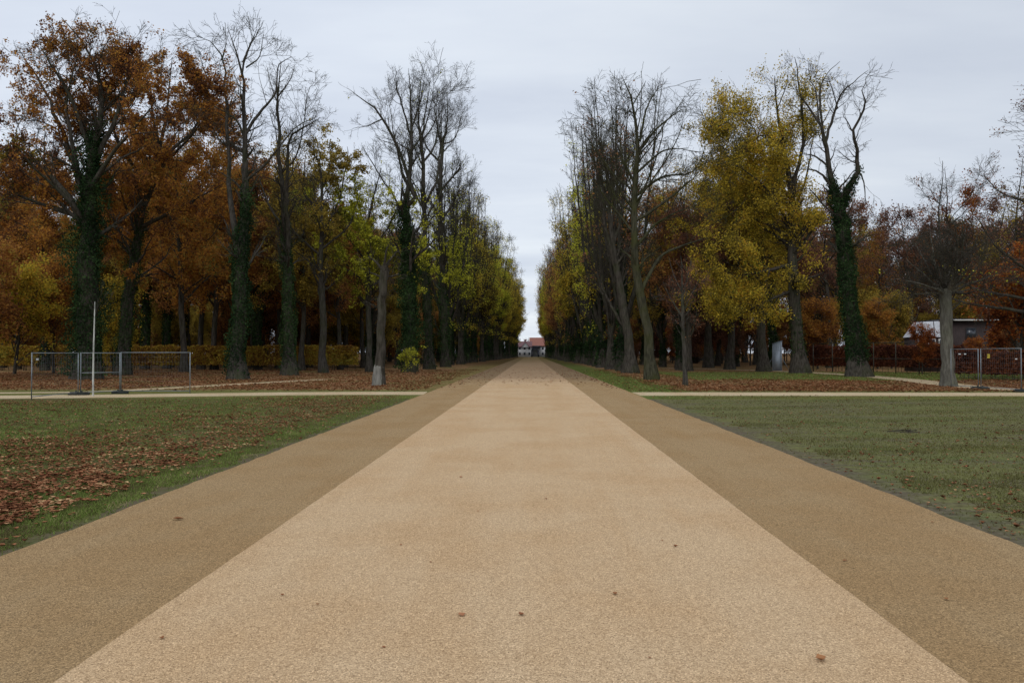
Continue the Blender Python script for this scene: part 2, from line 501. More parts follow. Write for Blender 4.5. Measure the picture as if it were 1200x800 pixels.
cam = bpy.data.cameras.new('camera'); cam.lens = 36 * F / 1200; cam.sensor_width = 36; cam.clip_end = 5000; cam.clip_start = 0.05
co = bpy.data.objects.new('camera', cam); COL.objects.link(co); scene.camera = co
co.location = (0, 0, EYE); co.rotation_euler = (R(90) + math.atan((HY - 400) / F), 0, math.atan((VX - 600) / F))
scene.view_settings.view_transform = 'Standard'; scene.view_settings.look = 'None'
scene.view_settings.exposure = 0; scene.view_settings.gamma = 1
scene.cycles.max_bounces = 8; scene.cycles.diffuse_bounces = 6; scene.cycles.transmission_bounces = 6; scene.cycles.transparent_max_bounces = 4

# =================================================================== ground
RIN_L, RIN_R, ROUT_L, ROUT_R = -2.60, 2.38, -4.67, 4.56


def ground_mat():
    m, nt, out = newmat('park_ground'); g = NT(nt)
    geo = g.n('ShaderNodeNewGeometry'); P = geo.outputs['Position']; s = g.n('ShaderNodeSeparateXYZ'); g.l(P, s.inputs[0])
    X, Y = s.outputs[0], s.outputs[1]
    nb = g.noise(P, 0.35, 4.0, 0.6); nm = g.noise(P, 2.2, 4.0, 0.6); nf = g.noise(P, 28, 3.0, 0.7); nv = g.noise(P, 9, 3.0, 0.7)
    rt = g.n('ShaderNodeMapping'); g.l(P, rt.inputs[0]); rt.inputs['Rotation'].default_value = (0, 0, .16); streak = g.noise(g.scalev(rt.outputs[0], 0.30, 2.3, 1), 1.0, 6.0, 0.72)
    grassL = g.mix(nv, (0.060, 0.058, 0.022), (0.11, 0.125, 0.038)); grassL = g.mix(g.math('MULTIPLY', g.rng(nm, .40, .62), .7), grassL, (0.115, 0.085, 0.048))
    grassR = g.mix(g.rng(nv, .30, .70), (0.085, 0.080, 0.034), (0.155, 0.165, 0.060)); grassR = g.mix(g.rng(nf, .45, .75, 0, .7), grassR, (0.23, 0.19, 0.10))
    grassR = g.mix(g.math('MULTIPLY', g.rng(streak, .40, .64), .9), grassR, g.mix(g.rng(nv, .30, .70), (0.075, 0.062, 0.042), (0.14, 0.118, 0.080)))
    grassR = g.mix(g.math('MULTIPLY', g.rng(nb, .5, .68), .5), grassR, (0.075, 0.105, 0.034))
    soil = g.mix(g.rng(nv, .30, .70), (0.075, 0.060, 0.044), (0.14, 0.115, 0.088))
    # bare soil edge beside the new gravel
    wob = g.math('MULTIPLY', g.math('SUBTRACT', nm, .5), .9)
    eR = g.rng(g.math('ADD', X, wob), 4.5, 5.15, 1, 0); grassR = g.mix(g.math('MULTIPLY', eR, .8), grassR, soil)
    eL = g.rng(g.math('ADD', X, wob), -5.0, -4.6, 0, 1); grassL = g.mix(g.math('MULTIPLY', eL, .6), grassL, soil)
    lawn = g.mix(g.rng(X, -.1, .1, 0, 1), grassL, grassR)
    # leaf litter under the trees
    vc = g.voro(P, 11.0); vsep = g.n('ShaderNodeSeparateColor'); g.l(vc, vsep.inputs[0])
    lit = g.ramp(vsep.outputs[0], [(0, (0.10, 0.055, 0.030)), (.4, (0.21, 0.11, 0.055)), (.75, (0.31, 0.17, 0.085)), (1, (0.42, 0.28, 0.155))])
    lit = g.mix(g.rng(nb, .3, .7, 0, .6), lit, (0.15, 0.085, 0.040))
    gr2 = g.mix(nv, (0.065, 0.078, 0.022), (0.13, 0.16, 0.045))
    nb2 = g.math('MULTIPLY', g.math('SUBTRACT', nb, .5), 7.0)
    aX = g.math('ABSOLUTE', X)
    # strips of grass: beside the avenue and, on the shed side, out by the small path
    strip = g.rng(g.math('ADD', aX, g.math('MULTIPLY', nb2, .35)), 6.6, 8.4, 1, 0)
    strip = g.math('MULTIPLY', strip, g.rng(X, -1, 1, .45, 1))
    far = g.math('MULTIPLY', g.rng(g.math('ADD', Y, nb2), 50, 56, 0, 1), g.rng(X, 9, 13, 0, 1))
    far = g.math('MULTIPLY', far, g.rng(g.math('ADD', Y, nb2), 72, 78, 1, 0))
    gm = g.math('MAXIMUM', strip, g.math('MULTIPLY', far, .85))
    patch = g.math('MAXIMUM', g.math('MULTIPLY', g.rng(nb, .50, .60), .6), g.math('MULTIPLY', g.rng(g.math('ADD', Y, g.math('MULTIPLY', nb2, .5)), 37, 40.5, 1, 0), .8))
    beyond = g.mix(g.math('MAXIMUM', gm, patch), lit, gr2)
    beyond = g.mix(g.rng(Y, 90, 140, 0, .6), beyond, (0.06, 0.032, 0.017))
    col = g.mix(g.rng(Y, 31.2, 31.4, 0, 1), lawn, beyond)
    col = g.mix(g.rng(nf, .3, .72, 0, .35), col, g.mix(.5, col, (0.02, 0.016, 0.01)))
    b = g.n('ShaderNodeBsdfDiffuse'); g.l(col, b.inputs[0])
    bp = g.n('ShaderNodeBump'); bp.inputs['Strength'].default_value = 0.6; bp.inputs['Distance'].default_value = 0.03
    g.l(g.math('ADD', g.math('MULTIPLY', nf, .4), nv), bp.inputs['Height']); g.l(bp.outputs[0], b.inputs['Normal'])
    g.l(b.outputs[0], out.inputs[0])
    return m


def gravel_mat(name, a, b, old, fines=0.5):
    m, nt, out = newmat(name); g = NT(nt)
    geo = g.n('ShaderNodeNewGeometry'); P = geo.outputs['Position']; s = g.n('ShaderNodeSeparateXYZ'); g.l(P, s.inputs[0])
    vc = g.voro(P, 125.0); sc = g.n('ShaderNodeSeparateColor'); g.l(vc, sc.inputs[0])
    vd = g.voro(P, 125.0, 'Distance')
    v2 = g.voro(P, 60.0); s2 = g.n('ShaderNodeSeparateColor'); g.l(v2, s2.inputs[0])
    nb = g.noise(P, 0.5, 4.0, 0.6); ns = g.noise(g.scalev(P, 1.3, 0.09, 1), 1.0, 3.0, .6); nm = g.noise(P, 14, 3, .7)
    f = g.math('ADD', g.math('MULTIPLY', sc.outputs[0], .72), g.math('MULTIPLY', s2.outputs[0], .28))
    col = g.mix(g.rng(f, .12, .88, smooth=False), a, b)
    col = g.mix(g.rng(sc.outputs[1], .90, .97), col, tuple(min(.8, x * 1.22) for x in b))
    col = g.mix(g.rng(sc.outputs[2], .90, .95, 0, .6), col, (0.09, 0.065, 0.045))
    dk = g.mix(1.0, col, (0.93, 0.88, 0.82), 'MULTIPLY')
    big = g.math('ADD', g.math('MULTIPLY', nb, .6), g.math('MULTIPLY', ns, .4))
    col = g.mix(g.rng(big, .40, .62, 0.0, 1.0), col, dk)
    # older surface with trodden leaves further along the avenue
    wob = g.math('MULTIPLY', g.math('SUBTRACT', g.noise(P, 0.22, 2.0), .5), 10)
    oldf = g.rng(g.math('ADD', s.outputs[1], wob), 44, 62, 0, 1)
    oc = g.mix(g.rng(nm, .4, .65), old, tuple(x * .55 for x in old))
    col = g.mix(g.math('MULTIPLY', oldf, .85), col, oc)
    gr = g.math('MULTIPLY', g.rng(s.outputs[1], 120, 200, 0, .8), g.rng(g.noise(P, .08, 3), .35, .6))
    col = g.mix(gr, col, (0.16, 0.125, 0.05))
    b_ = g.n('ShaderNodeBsdfDiffuse'); g.l(col, b_.inputs[0])
    bp = g.n('ShaderNodeBump'); bp.inputs['Strength'].default_value = 0.75; bp.inputs['Distance'].default_value = 0.006
    g.l(g.math('SUBTRACT', 1.0, vd), bp.inputs['Height']); g.l(bp.outputs[0], b_.inputs['Normal'])
    g.l(b_.outputs[0], out.inputs[0])
    return m


M['ground'] = ground_mat()
M['gravel_mid'] = gravel_mat('pale_gravel', (0.34, 0.230, 0.132), (0.60, 0.430, 0.262), (0.33, 0.225, 0.14))
M['gravel_side'] = gravel_mat('ochre_gravel', (0.195, 0.132, 0.070), (0.395, 0.270, 0.144), (0.21, 0.145, 0.088))
M['gravel_path'] = gravel_mat('sandy_path', (0.30, 0.23, 0.14), (0.55, 0.44, 0.29), (0.34, 0.26, 0.16))


def strip_mesh(name, xl, xr, y0, y1, z, mat, step=0.25, jl=0.0, jr=0.0, ymax_step=4):
    ys = [y0]
    while ys[-1] < y1: ys.append(min(y1, ys[-1] + max(step, min(ymax_step, ys[-1] * 0.02))))
    ys = np.array(ys); nz = lambda ph: np.sin(ys * 3.1 + ph) * .4 + np.sin(ys * 7.7 + 2 * ph) * .3 + np.sin(ys * 1.3 + ph * 3) * .5 + rng.normal(size=len(ys)) * .35
    L = np.stack([np.full(len(ys), xl) + jl * nz(1.0), ys, np.full(len(ys), z)], 1)
    Rr = np.stack([np.full(len(ys), xr) + jr * nz(2.3), ys, np.full(len(ys), z)], 1)
    V = np.vstack([L, Rr]); n = len(ys); i = np.arange(n - 1)
    return mesh_from(name, V, np.stack([i, i + n, i + n + 1, i + 1], 1), mat=mat)


mb = MB(); S = 1500.0
mb.quad((-S, -60, 0), (S, -60, 0), (S, 3000, 0), (-S, 3000, 0)); tag(mb.build('ground', M['ground']), kind='structure')
tag(mobj('gravel_road', strip_mesh('gravel_road', RIN_L, RIN_R, -6, 345, 0.012, M['gravel_mid'], jl=.005, jr=.005)), kind='structure')
tag(mobj('gravel_road_border', strip_mesh('gravel_border', ROUT_L, RIN_L + .02, -6, 345, 0.008, M['gravel_side'], jl=.02)), kind='structure')
tag(mobj('gravel_road_border', strip_mesh('gravel_border', RIN_R - .02, ROUT_R, -6, 345, 0.008, M['gravel_side'], jr=.02)), kind='structure')


PATHS = []


def off_path(x, y):
    k = np.ones(len(x))
    for c, h in PATHS:
        m = np.full(len(x), 1e9)
        for p in c[::2]: m = np.minimum(m, (x - p[0]) ** 2 + (y - p[1]) ** 2)
        k = np.where(m < (h + .35) ** 2, .04, k)
    return k


def path(name, pts, z, half):
    c = []
    for i in range(len(pts) - 1):
        a, b = np.array(pts[i], float), np.array(pts[i + 1], float); k = max(2, int(np.linalg.norm(b - a) / 0.6))
        c += [a + (b - a) * t for t in np.linspace(0, 1, k, endpoint=False)]
    c.append(np.array(pts[-1], float)); c = np.array(c)
    for _ in range(12): c[1:-1] = (c[:-2] + c[1:-1] * 2 + c[2:]) / 4
    PATHS.append((c, half))
    T = norm(np.gradient(c, axis=0)); N = np.stack([-T[:, 1], T[:, 0]], 1); n = len(c)
    j = lambda: (rng.normal(size=n) * .04)[:, None]
    A = c + N * (half + j()); B = c - N * (half + j())
    V = np.vstack([np.c_[A, np.full(n, z)], np.c_[B, np.full(n, z)]]); i = np.arange(n - 1)
    tag(mobj(name, mesh_from(name, V, np.stack([i, i + 1, i + n + 1, i + n], 1), mat=M['gravel_path'])), kind='structure')


path('cross_path', [(-60, 30), (-34, 29.5), (-19, 32.5), (-10, 35.3), (ROUT_L - .05, 35.6)], 0.004, 1.35)
path('cross_path', [(ROUT_R + .05, 35.2), (20, 35.2), (60, 35.4)], 0.004, 1.45)
path('garden_path', [(27, 36.6), (23.4, 38.5), (23.3, 43.6), (25.2, 53), (26.3, 64), (25.6, 75), (23.6, 83), (20.8, 89), (16, 96)], 0.006, 1.0)
path('garden_path', [(-60, 33.2), (-36, 33.0), (-20, 36), (-18, 42), (-14, 54)], 0.006, 0.55)


# ------------------------------------------------- grass blades and leaves
def scatter(n, x0, x1, y0, y1, dens):
    """points over the area, thinned by dens(x, y) in 0..1, more of them near the camera"""
    u = rng.uniform(size=n); y = 1 / (1 / y0 + (1 / y1 - 1 / y0) * u)
    x = rng.uniform(x0, x1, n)
    k = rng.uniform(size=n) < dens(x, y)
    return x[k], y[k]


def nz2(x, y, s, ph=0.0):
    return (np.sin(x * s + ph + 1.7 * np.sin(y * s * .7)) + np.sin(y * s * 1.3 + 2 * ph + 1.3 * np.sin(x * s * .9)) + .6 * np.sin(2.7 * s * x - 2.1 * s * y + ph)) / 2.6


def fov(x, y): return (np.abs(x * F / y + 0) < 700)


def blades(name, x, y, h, w, mat):
    n = len(x); a = rng.uniform(0, 6.283, n); hh = h * rng.uniform(.5, 1.3, n) * (1 + .35 * nz2(x, y, 3.0)); ww = w * (1 + y / 18)
    dx, dy = np.cos(a) * ww, np.sin(a) * ww; lx, ly = rng.normal(size=n) * h * .55, rng.normal(size=n) * h * .55
    V = np.stack([np.c_[x - dx, y - dy, np.zeros(n)], np.c_[x + dx, y + dy, np.zeros(n)], np.c_[x + lx, y + ly, hh]], 1)
    return mesh_from(name, V.reshape(-1, 3), tris=np.arange(n * 3).reshape(-1, 3), mat=mat)


M['grass_green'] = leaf_mat('grass_green', [(0, (0.15, 0.11, 0.06)), (.3, (0.12, 0.115, 0.04)), (.5, (0.13, 0.165, 0.042)), (.8, (0.18, 0.25, 0.055)), (.92, (0.24, 0.27, 0.085)), (1, (0.32, 0.26, 0.13))], .3, 1.1)
M['grass_dull'] = leaf_mat('grass_dull', [(0, (0.10, 0.085, 0.035)), (.5, (0.14, 0.138, 0.05)), (.85, (0.18, 0.19, 0.062)), (1, (0.26, 0.22, 0.11))], .3, .6)


def densL(x, y):
    d = np.where(x < -4.85 + .12 * nz2(x, y, 5), 1.0, .15) * (.66 + .42 * nz2(x, y, 1.1) + .2 * nz2(x, y, 5)) * fov(x, y)
    return d * np.where((x < -5.9) & (x > -8.2), .45, 1)


def densR(x, y):
    st = nz2((x + .16 * y) * .25, (y - .16 * x) * 1.7, 1.0, 1.0) + .5 * nz2(x * .5, (y - .16 * x) * 4.1, 1.0, 2.0)
    return np.where(x > 5.1 + .4 * nz2(x, y, 1.6), 1.0, .06) * np.clip(.58 + .5 * st, .12, 1) * fov(x, y)


x, y = scatter(520000, -22, -4.68, 6.2, 33, densL)
y_ok = y < 29.2 + 3.0 * np.clip((x + 19) / 9, 0, 1.6); x, y = x[y_ok], y[y_ok]
tag(mobj('grass', blades('grass_short', x, y, .040, .0045, M['grass_green'])), 'short green lawn grass beside the gravel with leaves in it', 'grass', kind='stuff')
x, y = scatter(520000, 4.6, 24, 6.0, 33.6, densR)
tag(mobj('grass', blades('grass_thin', x, y, .030, .0045, M['grass_dull'])), 'thin dull newly sown grass showing streaks of soil', 'grass', kind='stuff')
x, y = scatter(160000, 4.6, 45, 36.8, 85, lambda x, y: ((x < 7.5 + nz2(x, y, .6)) | ((y > 52 + 3 * nz2(x, y, .4)) & (x > 11) & (y < 75))) * .9 * fov(x, y) * off_path(x, y))
tag(mobj('grass', blades('grass_tufts', x, y, .06, .006, M['grass_green'])), 'green grass strips between the leaf litter and trees', 'grass', kind='stuff')


def leaf_mesh(name, x, y, size, mat, lift=.02, curl=.35, z0=0.0):
    """curled leaves: two halves folded along the midrib, with lobed outline"""
    n = len(x); a = rng.uniform(0, 6.283, n); s = size * rng.uniform(.5, 1.45, n); c, sn = np.cos(a), np.sin(a)
    t1, t2 = rng.normal(size=n) * .22, rng.normal(size=n) * .22; cu = rng.uniform(.05, curl, n)
    loc = np.array([(-.5, 0), (-.12, .34), (.22, .26), (.5, 0), (.22, -.26), (-.12, -.34), (0.02, 0)])
    hts = np.array([.25, .8, .7, .45, .7, .8, 0.0])
    V = np.zeros((n, 7, 3)); base = z0 + rng.uniform(.004, lift, n)
    for i, ((u, v), h) in enumerate(zip(loc, hts)):
        u2 = u + (0 if i == 6 else rng.normal(size=n) * .05); v2 = v + (0 if i in (0, 3, 6) else rng.normal(size=n) * .05)
        V[:, i, 0] = x + s * (u2 * c - v2 * sn); V[:, i, 1] = y + s * (u2 * sn + v2 * c)
        V[:, i, 2] = base + s * (h * cu + np.abs(u2 * t1 + v2 * t2) * .8)
    q = np.array([(0, 6, 2, 1), (6, 3, 2, 2), (0, 5, 4, 6), (6, 4, 3, 3)])
    T = np.array([(0, 6, 1), (1, 6, 2), (2, 6, 3), (0, 5, 6), (5, 4, 6), (4, 3, 6)])
    T = (T[None] + (np.arange(n) * 7)[:, None, None]).reshape(-1, 3)
    return mesh_from(name, V.reshape(-1, 3), tris=T, mat=mat)


M['litter'] = leaf_mat('fallen_leaf_brown', [(0, (0.09, 0.038, 0.020)), (.35, (0.21, 0.088, 0.044)), (.65, (0.34, 0.155, 0.08)), (.9, (0.48, 0.28, 0.15)), (1, (0.55, 0.40, 0.20))], .1, 1.2)
M['litter_red'] = leaf_mat('fallen_leaf_red', [(0, (0.095, 0.042, 0.022)), (.4, (0.23, 0.10, 0.046)), (.75, (0.36, 0.175, 0.08)), (1, (0.48, 0.32, 0.18))], .1, 1.2)


def band(x, y):
    c = -6.2 - .25 * nz2(x * 0, y, .55) - .01 * y
    b = np.exp(-((x - c) / (.50 + .016 * y + .18 * nz2(x, y, .9))) ** 2) * (.80 + .5 * np.clip((14 - y) / 6, 0, 1)) * (.62 + .6 * nz2(x, y, 4.3) + .3 * nz2(x, y, 9))
    edge = np.exp(-((x + 8.8) / 2.4) ** 2) * .24 + .30 * np.clip((y - 17) / 12, 0, 1) * (nz2(x, y, .6) > -.3)
    return np.clip(b * (.55 + .45 * nz2(x, y, 2.3)) + edge * (.6 + .6 * nz2(x, y, .7)) + .03 + .04 * (nz2(x, y, 1.3) > .45), 0, 1) * np.where(x < -5.35 + .25 * nz2(x, y, 1.7), 1, .12) * fov(x, y)


x, y = scatter(250000, -20, -4.7, 6.2, 33, band)
k = y < 29.5 + 3.0 * np.clip((x + 19) / 9, 0, 1.6); x, y = x[k], y[k]
tag(mobj('fallen_leaves', leaf_mesh('leaf_drift', x, y, .064, M['litter'], .04, .4, z0=.012)), 'drift of brown leaves lying along the green lawn', 'fallen leaves', kind='stuff')
x, y = scatter(90000, 4.7, 24, 6.2, 33.6, lambda x, y: (.07 + .04 * np.clip(nz2(x, y, .8), 0, 1) + .22 * np.clip((y - 30.5) / 3, 0, 1)) * fov(x, y))
tag(mobj('fallen_leaves', leaf_mesh('leaf_sparse', x, y, .05, M['litter'], .03, .6)), 'few scattered leaves on the dull sown grass', 'fallen leaves', kind='stuff')
x, y = scatter(70000, -48, -4.9, 37.2, 85, lambda x, y: (.62 + .3 * nz2(x, y, .5)) * fov(x, y) * (x < -5.2 - .8 * np.clip(nz2(x, y, .7), 0, 1)) * (.25 + .75 * np.clip((y - 38 + nz2(x, y, .8)) / 3, 0, 1)) * off_path(x, y))
tag(mobj('fallen_leaves', leaf_mesh('leaf_litter', x, y, .12, M['litter_red'], .05)), 'brown leaf litter under the trees before the clipped hedge', 'fallen leaves', kind='stuff')
x, y = scatter(80000, 4.7, 45, 36.9, 85, lambda x, y: np.where((x < 7 + nz2(x, y, .6)) | ((y > 53 + 3 * nz2(x, y, .4)) & (x > 11)), .10, .8) * (.7 + .3 * nz2(x, y, .5)) * fov(x, y) * off_path(x, y))
tag(mobj('fallen_leaves', leaf_mesh('leaf_litter', x, y, .12, M['litter_red'], .05)), 'russet leaf litter beyond the straight sandy cross path', 'fallen leaves', kind='stuff')
x, y = scatter(26000, -4.6, 4.5, 40, 110, lambda x, y: .07 * np.clip((y - 42) / 12, 0, 1) * (.6 + .5 * nz2(x, y, .8)) + .12 * (np.abs(x) > 3.9))
tag(mobj('fallen_leaves', leaf_mesh('leaf_road', x, y, .10, M['litter'], .02, z0=.012)), 'trodden leaves scattered over the far gravel', 'fallen leaves', kind='stuff')

# single leaves lying on the gravel
one = []
for px, py, s, ph in ((187, 752, .085, 'curled russet leaf alone on the darker gravel border at the near corner'),
                     (541, 722, .07, 'small bright red leaf on the pale gravel, in front of a dark crumb'),
                     (611, 721, .07, 'dark grey brown leaf lying alone mid way across the pale gravel'),
                     (720, 696, .10, 'thin reddish leaf lying on edge on the pale gravel'),
                     (957, 771, .08, 'dark curled leaf at the lower edge of the pale gravel'),
                     (1100, 699, .09, 'orange brown leaf lying on the ochre gravel border'),
                     (372, 711, .075, 'tan leaf lying low on the pale gravel near the ochre border'),
                     (206, 611, .12, 'narrow black leaf standing up on the ochre gravel border')):
    d = EYE * F / (py - HY)
    me = leaf_mesh('fallen_leaf', np.array([0.0]), np.array([0.0]), s * .75, M['litter_red'] if s != .07 else M['litter'], .006, .22, z0=0.0)
    o = mobj('fallen_leaf', me); o.location = (wx(px, d), d, .012); o.rotation_euler = (0, 0, rng.uniform(0, 6))
    tag(o, ph, 'leaf')
for px, py in ((719, 654), (635, 628), (775, 633), (790, 640), (828, 560), (560, 600), (540, 560), (650, 490), (662, 493), (523, 501), (690, 520), (470, 640), (800, 610), (505, 660), (640, 585), (1085, 610), (985, 655), (880, 590), (600, 545), (575, 500), (330, 700), (660, 560), (890, 690), (760, 770), (450, 760)):
    d = EYE * F / (py - HY)
    me = leaf_mesh('fallen_leaf', np.array([0.0]), np.array([0.0]), rng.uniform(.022, .045), M['litter'], .004, .3)
    o = mobj('fallen_leaf', me); o.location = (wx(px, d), d, .012)
    tag(o, 'tiny dark leaf crumb lying on the gravel avenue', 'leaf', 'small leaves on the gravel')
x, y = [np.array(v) for v in zip((11.3, 20.2), (12.2, 15.1), (9.0, 14.2))][:2]
mb = MB()
for i in range(9):
    a = rng.uniform(-.5, .5); p = Vector((8.35 + rng.normal() * .12, 18.2 + rng.normal() * .12, .03)); mb.rod(p, p + Vector((math.cos(a) * .25, math.sin(a) * .25, .02)), .009, 5)
tag(mb.build('dead_twigs', M['bark_dark']), 'dark bunch of dead twigs lying on the dull sown grass', 'twigs')

# ==================================================================== trees
HL = dict
B0 = HL(dens=.42, ln=6.2, ang=(25, 55), up=.05, wob=.13, rr=.42, tmin=.3, rmin=.02, fall=.45)
B1 = HL(dens=1.3, ln=3.6, ang=(30, 60), up=.06, wob=.16, rr=.36, tmin=.3, rmin=.013)
B2 = HL(dens=2.3, ln=1.9, ang=(25, 60), up=.05, wob=.16, rr=.55, rmin=.0105)
B3 = HL(dens=3.4, ln=.9, ang=(25, 60), up=.03, wob=.18, rr=.7, rmin=.009)
B4 = HL(dens=3.8, ln=.45, ang=(25, 65), up=.02, wob=.15, rr=.8, rmin=.0075)




hr = np.random.default_rng(5)


def hero(name, px, base, limbs, seed, l1, l2, l3, l4=None, bark='bark', deep=.22, flare=.5, l0='std', bark2=None, zlo=0, clip=None):
    if l0 == 'std': l0 = B0
    d = EYE * F / (base - HY)
    t = Tree(name, hero_limbs(px, d, limbs, hr, deep), seed, l1, l2, l3, l4, bark, flare=flare, l0=l0, bark2=bark2, zlo=zlo, clip=clip); t.d = d; t.loc = (wx(px, d), d, 0)
    return t


# --- the big ivy clad oak, hedge side
t = hero('ivy_oak', 95, 445, [
    [(95, 445, .72), (96, 350, .62), (95, 270, .55), (97, 215, .45), (103, 160, .34), (112, 110, .2), (95, 55, .1), (62, 14, .03)],
    [(93, 265, .34), (62, 225, .26), (25, 185, .18), (-15, 165, .1), (-50, 150, .03)],
    [(94, 240, .32), (68, 185, .25), (40, 120, .17), (15, 70, .08), (0, 45, .03)],
    [(100, 190, .26), (125, 140, .2), (138, 95, .12), (150, 48, .03)],
    [(100, 180, .22), (84, 120, .16), (60, 80, .1), (40, 50, .03)],
    [(98, 220, .24), (135, 185, .18), (165, 150, .1), (185, 120, .03)],
    [(93, 255, .2), (50, 240, .14), (10, 225, .08), (-30, 215, .03)],
    [(94, 250, .25), (80, 170, .2), (72, 110, .1), (85, 60, .03)]],
    21, mod(B1, dens=1.5, ln=4.6, tmin=.35), mod(B2, dens=2.0, ln=2.1), B3, mod(B4, dens=3.5), 'bark_dark', .5)
t.place('ivy_clad_oak', t.loc, leaf=t.foliage(42000, .15, 'orange', thr=.12, scale=.5, ph=2.0, keep=lambda p: np.clip(1.25 - (p[:, 2] - 8) / 20, .18, 1)),
        ivy=t.ivy(26000, [0], thick=1.05, zmax=16.5, size=.17), label='huge oak with thick dark ivy column and half bare orange crown, behind the steel fence')
# --- leaning oak with dense orange crown
t = hero('orange_oak', 140, 440, [
    [(138, 440, .5), (142, 370, .45), (152, 300, .4), (163, 235, .32), (178, 180, .24), (190, 120, .12), (195, 62, .03)],
    [(160, 245, .24), (195, 205, .18), (225, 170, .12), (246, 140, .03)],
    [(166, 215, .22), (145, 170, .16), (130, 125, .1), (122, 85, .03)],
    [(172, 190, .2), (205, 140, .14), (222, 100, .08), (228, 72, .03)],
    [(180, 165, .16), (165, 115, .1), (158, 62, .03)],
    [(158, 265, .22), (200, 250, .16), (235, 232, .1), (262, 215, .03)],
    [(150, 300, .16), (120, 265, .12), (105, 235, .06), (92, 215, .03)],
    [(148, 330, .1), (175, 300, .07), (190, 285, .03)]],
    22, mod(B1, dens=1.7, ln=4.4, tmin=.25), mod(B2, dens=2.2), B3, mod(B4, dens=3), 'bark_dark', .6)
t.place('orange_oak', t.loc, leaf=t.foliage(60000, .16, 'orange', thr=-.3, scale=.6, ph=.5), ivy=t.ivy(9000, [0], thick=.4, zmax=13),
        label='leaning oak with a dense orange brown crown, between two ivy clad trunks')
# --- tall bare lime with two stems
t = hero('bare_lime_a', 278, 445, [
    [(276, 445, .52), (277, 380, .42), (278, 320, .38), (284, 250, .3), (284, 156, .22), (279, 87, .12), (264, 28, .02)],
    [(276, 300, .28), (262, 240, .22), (258, 180, .18), (253, 110, .13), (254, 66, .09), (238, 40, .04), (222, 33, .02)],
    [(254, 66, .07), (258, 45, .04), (256, 18, .02)],
    [(280, 69, .1), (290, 47, .06), (297, 30, .02)], [(284, 75, .08), (300, 62, .05), (305, 35, .02)],
    [(285, 153, .16), (298, 130, .13), (318, 104, .09), (322, 72, .05), (338, 62, .02)],
    [(278, 87, .1), (288, 60, .07), (308, 25, .02)],
    [(284, 160, .12), (270, 135, .08), (246, 120, .04), (232, 108, .02)],
    [(284, 210, .14), (310, 190, .1), (345, 150, .05), (372, 135, .02)],
    [(253, 110, .08), (238, 90, .05), (226, 60, .02)]],
    23, mod(B1, dens=1.7, ln=3.0, tmin=.3), mod(B2, dens=2.6, ln=1.6), mod(B3, dens=3.8, ln=.8), mod(B4, dens=3.4), 'bark', .3, l0=mod(B0, dens=.28, ln=4.0, tmin=.45))
t.place('bare_lime_tree', t.loc, ivy=t.ivy(15000, [0], thick=.42, zmax=12.5), label='tallest bare lime by the hedge, two stems, green ivy low on its trunk')
# --- second bare lime
t = hero('bare_lime_b', 338, 440, [
    [(338, 440, .5), (336, 370, .38), (334, 300, .32), (328, 220, .25), (323, 150, .17), (322, 106, .1), (325, 68, .02)],
    [(335, 300, .22), (342, 230, .18), (343, 166, .12), (362, 147, .07), (376, 136, .02)],
    [(322, 110, .1), (335, 90, .05), (342, 70, .02)], [(323, 120, .08), (312, 95, .05), (306, 70, .02)],
    [(328, 200, .12), (350, 175, .08), (362, 110, .03), (368, 98, .02)],
    [(332, 270, .14), (305, 230, .1), (292, 190, .05), (285, 170, .02)]],
    24, mod(B1, dens=1.7, ln=3.0, tmin=.3), mod(B2, dens=2.6, ln=1.6), mod(B3, dens=3.8, ln=.8), mod(B4, dens=3), 'bark', .4, l0=mod(B0, dens=.28, ln=4.0, tmin=.45))
t.place('bare_lime_tree', t.loc, ivy=t.ivy(12000, [0], thick=.36, zmax=12), label='second bare lime by the hedge, single dark ivy clad trunk, twiggy top')
# --- slim tree with olive leaves
t = hero('olive_lime', 378, 437, [
    [(378, 437, .34), (376, 370, .3), (374, 310, .26), (376, 240, .2), (372, 190, .12), (360, 172, .03)],
    [(375, 270, .16), (392, 230, .12), (400, 178, .06), (404, 168, .02)],
    [(375, 250, .16), (350, 215, .1), (345, 180, .03)],
    [(376, 290, .14), (405, 262, .09), (418, 225, .03)], [(375, 300, .12), (350, 275, .08), (330, 250, .03)]],
    25, B1, B2, B3, mod(B4, dens=3), 'bark', .5)
t.place('olive_lime_tree', t.loc, leaf=t.foliage(16000, .17, 'olive', thr=.05, scale=.5), label='slim tree with thin olive brown leaves, between second bare lime and pollard stump')
# --- pollard with white painted base
t = hero('pollard_small', 443, 452, [
    [(443, 452, .30), (444, 425, .27), (446, 390, .24), (447, 345, .22), (449, 322, .25), (449, 310, .2)],
    [(448, 316, .07), (438, 305, .05), (430, 300, .03)], [(448, 314, .07), (460, 300, .05), (466, 292, .03)],
    [(448, 318, .08), (453, 296, .05), (455, 286, .02)], [(448, 325, .06), (436, 320, .04), (430, 318, .02)], [(448, 325, .06), (460, 322, .04), (466, 320, .02)]],
    26, mod(B1, dens=7, ln=1.2, tmin=.55, ang=(40, 80), rr=.12), mod(B2, dens=5, ln=.8), mod(B3, dens=5, ln=.45), None, 'bark_dark', .6, flare=.3, l0=None, bark2='bark_dark', zlo=4.0)
tp = t.place('pollard_lime_tree', t.loc, label='pollarded lime with pale stripped base and small twiggy head, by the cross path')
p, r = smooth_limb([(0, 0, .01, .36), (.0, 0, .7, .30), (.02, 0, 1.05, .27), (.03, 0, 1.35, .18), (.04, 0, 1.6, .03)], 12)
mobj('stripped_bark', mesh_from('stripped_bark', *tubes(p[None] + np.array([0, -.035, 0]), r[None], 12, .05, np.random.default_rng(1)), mat=M['bark_stripped'], smooth=True), tp)
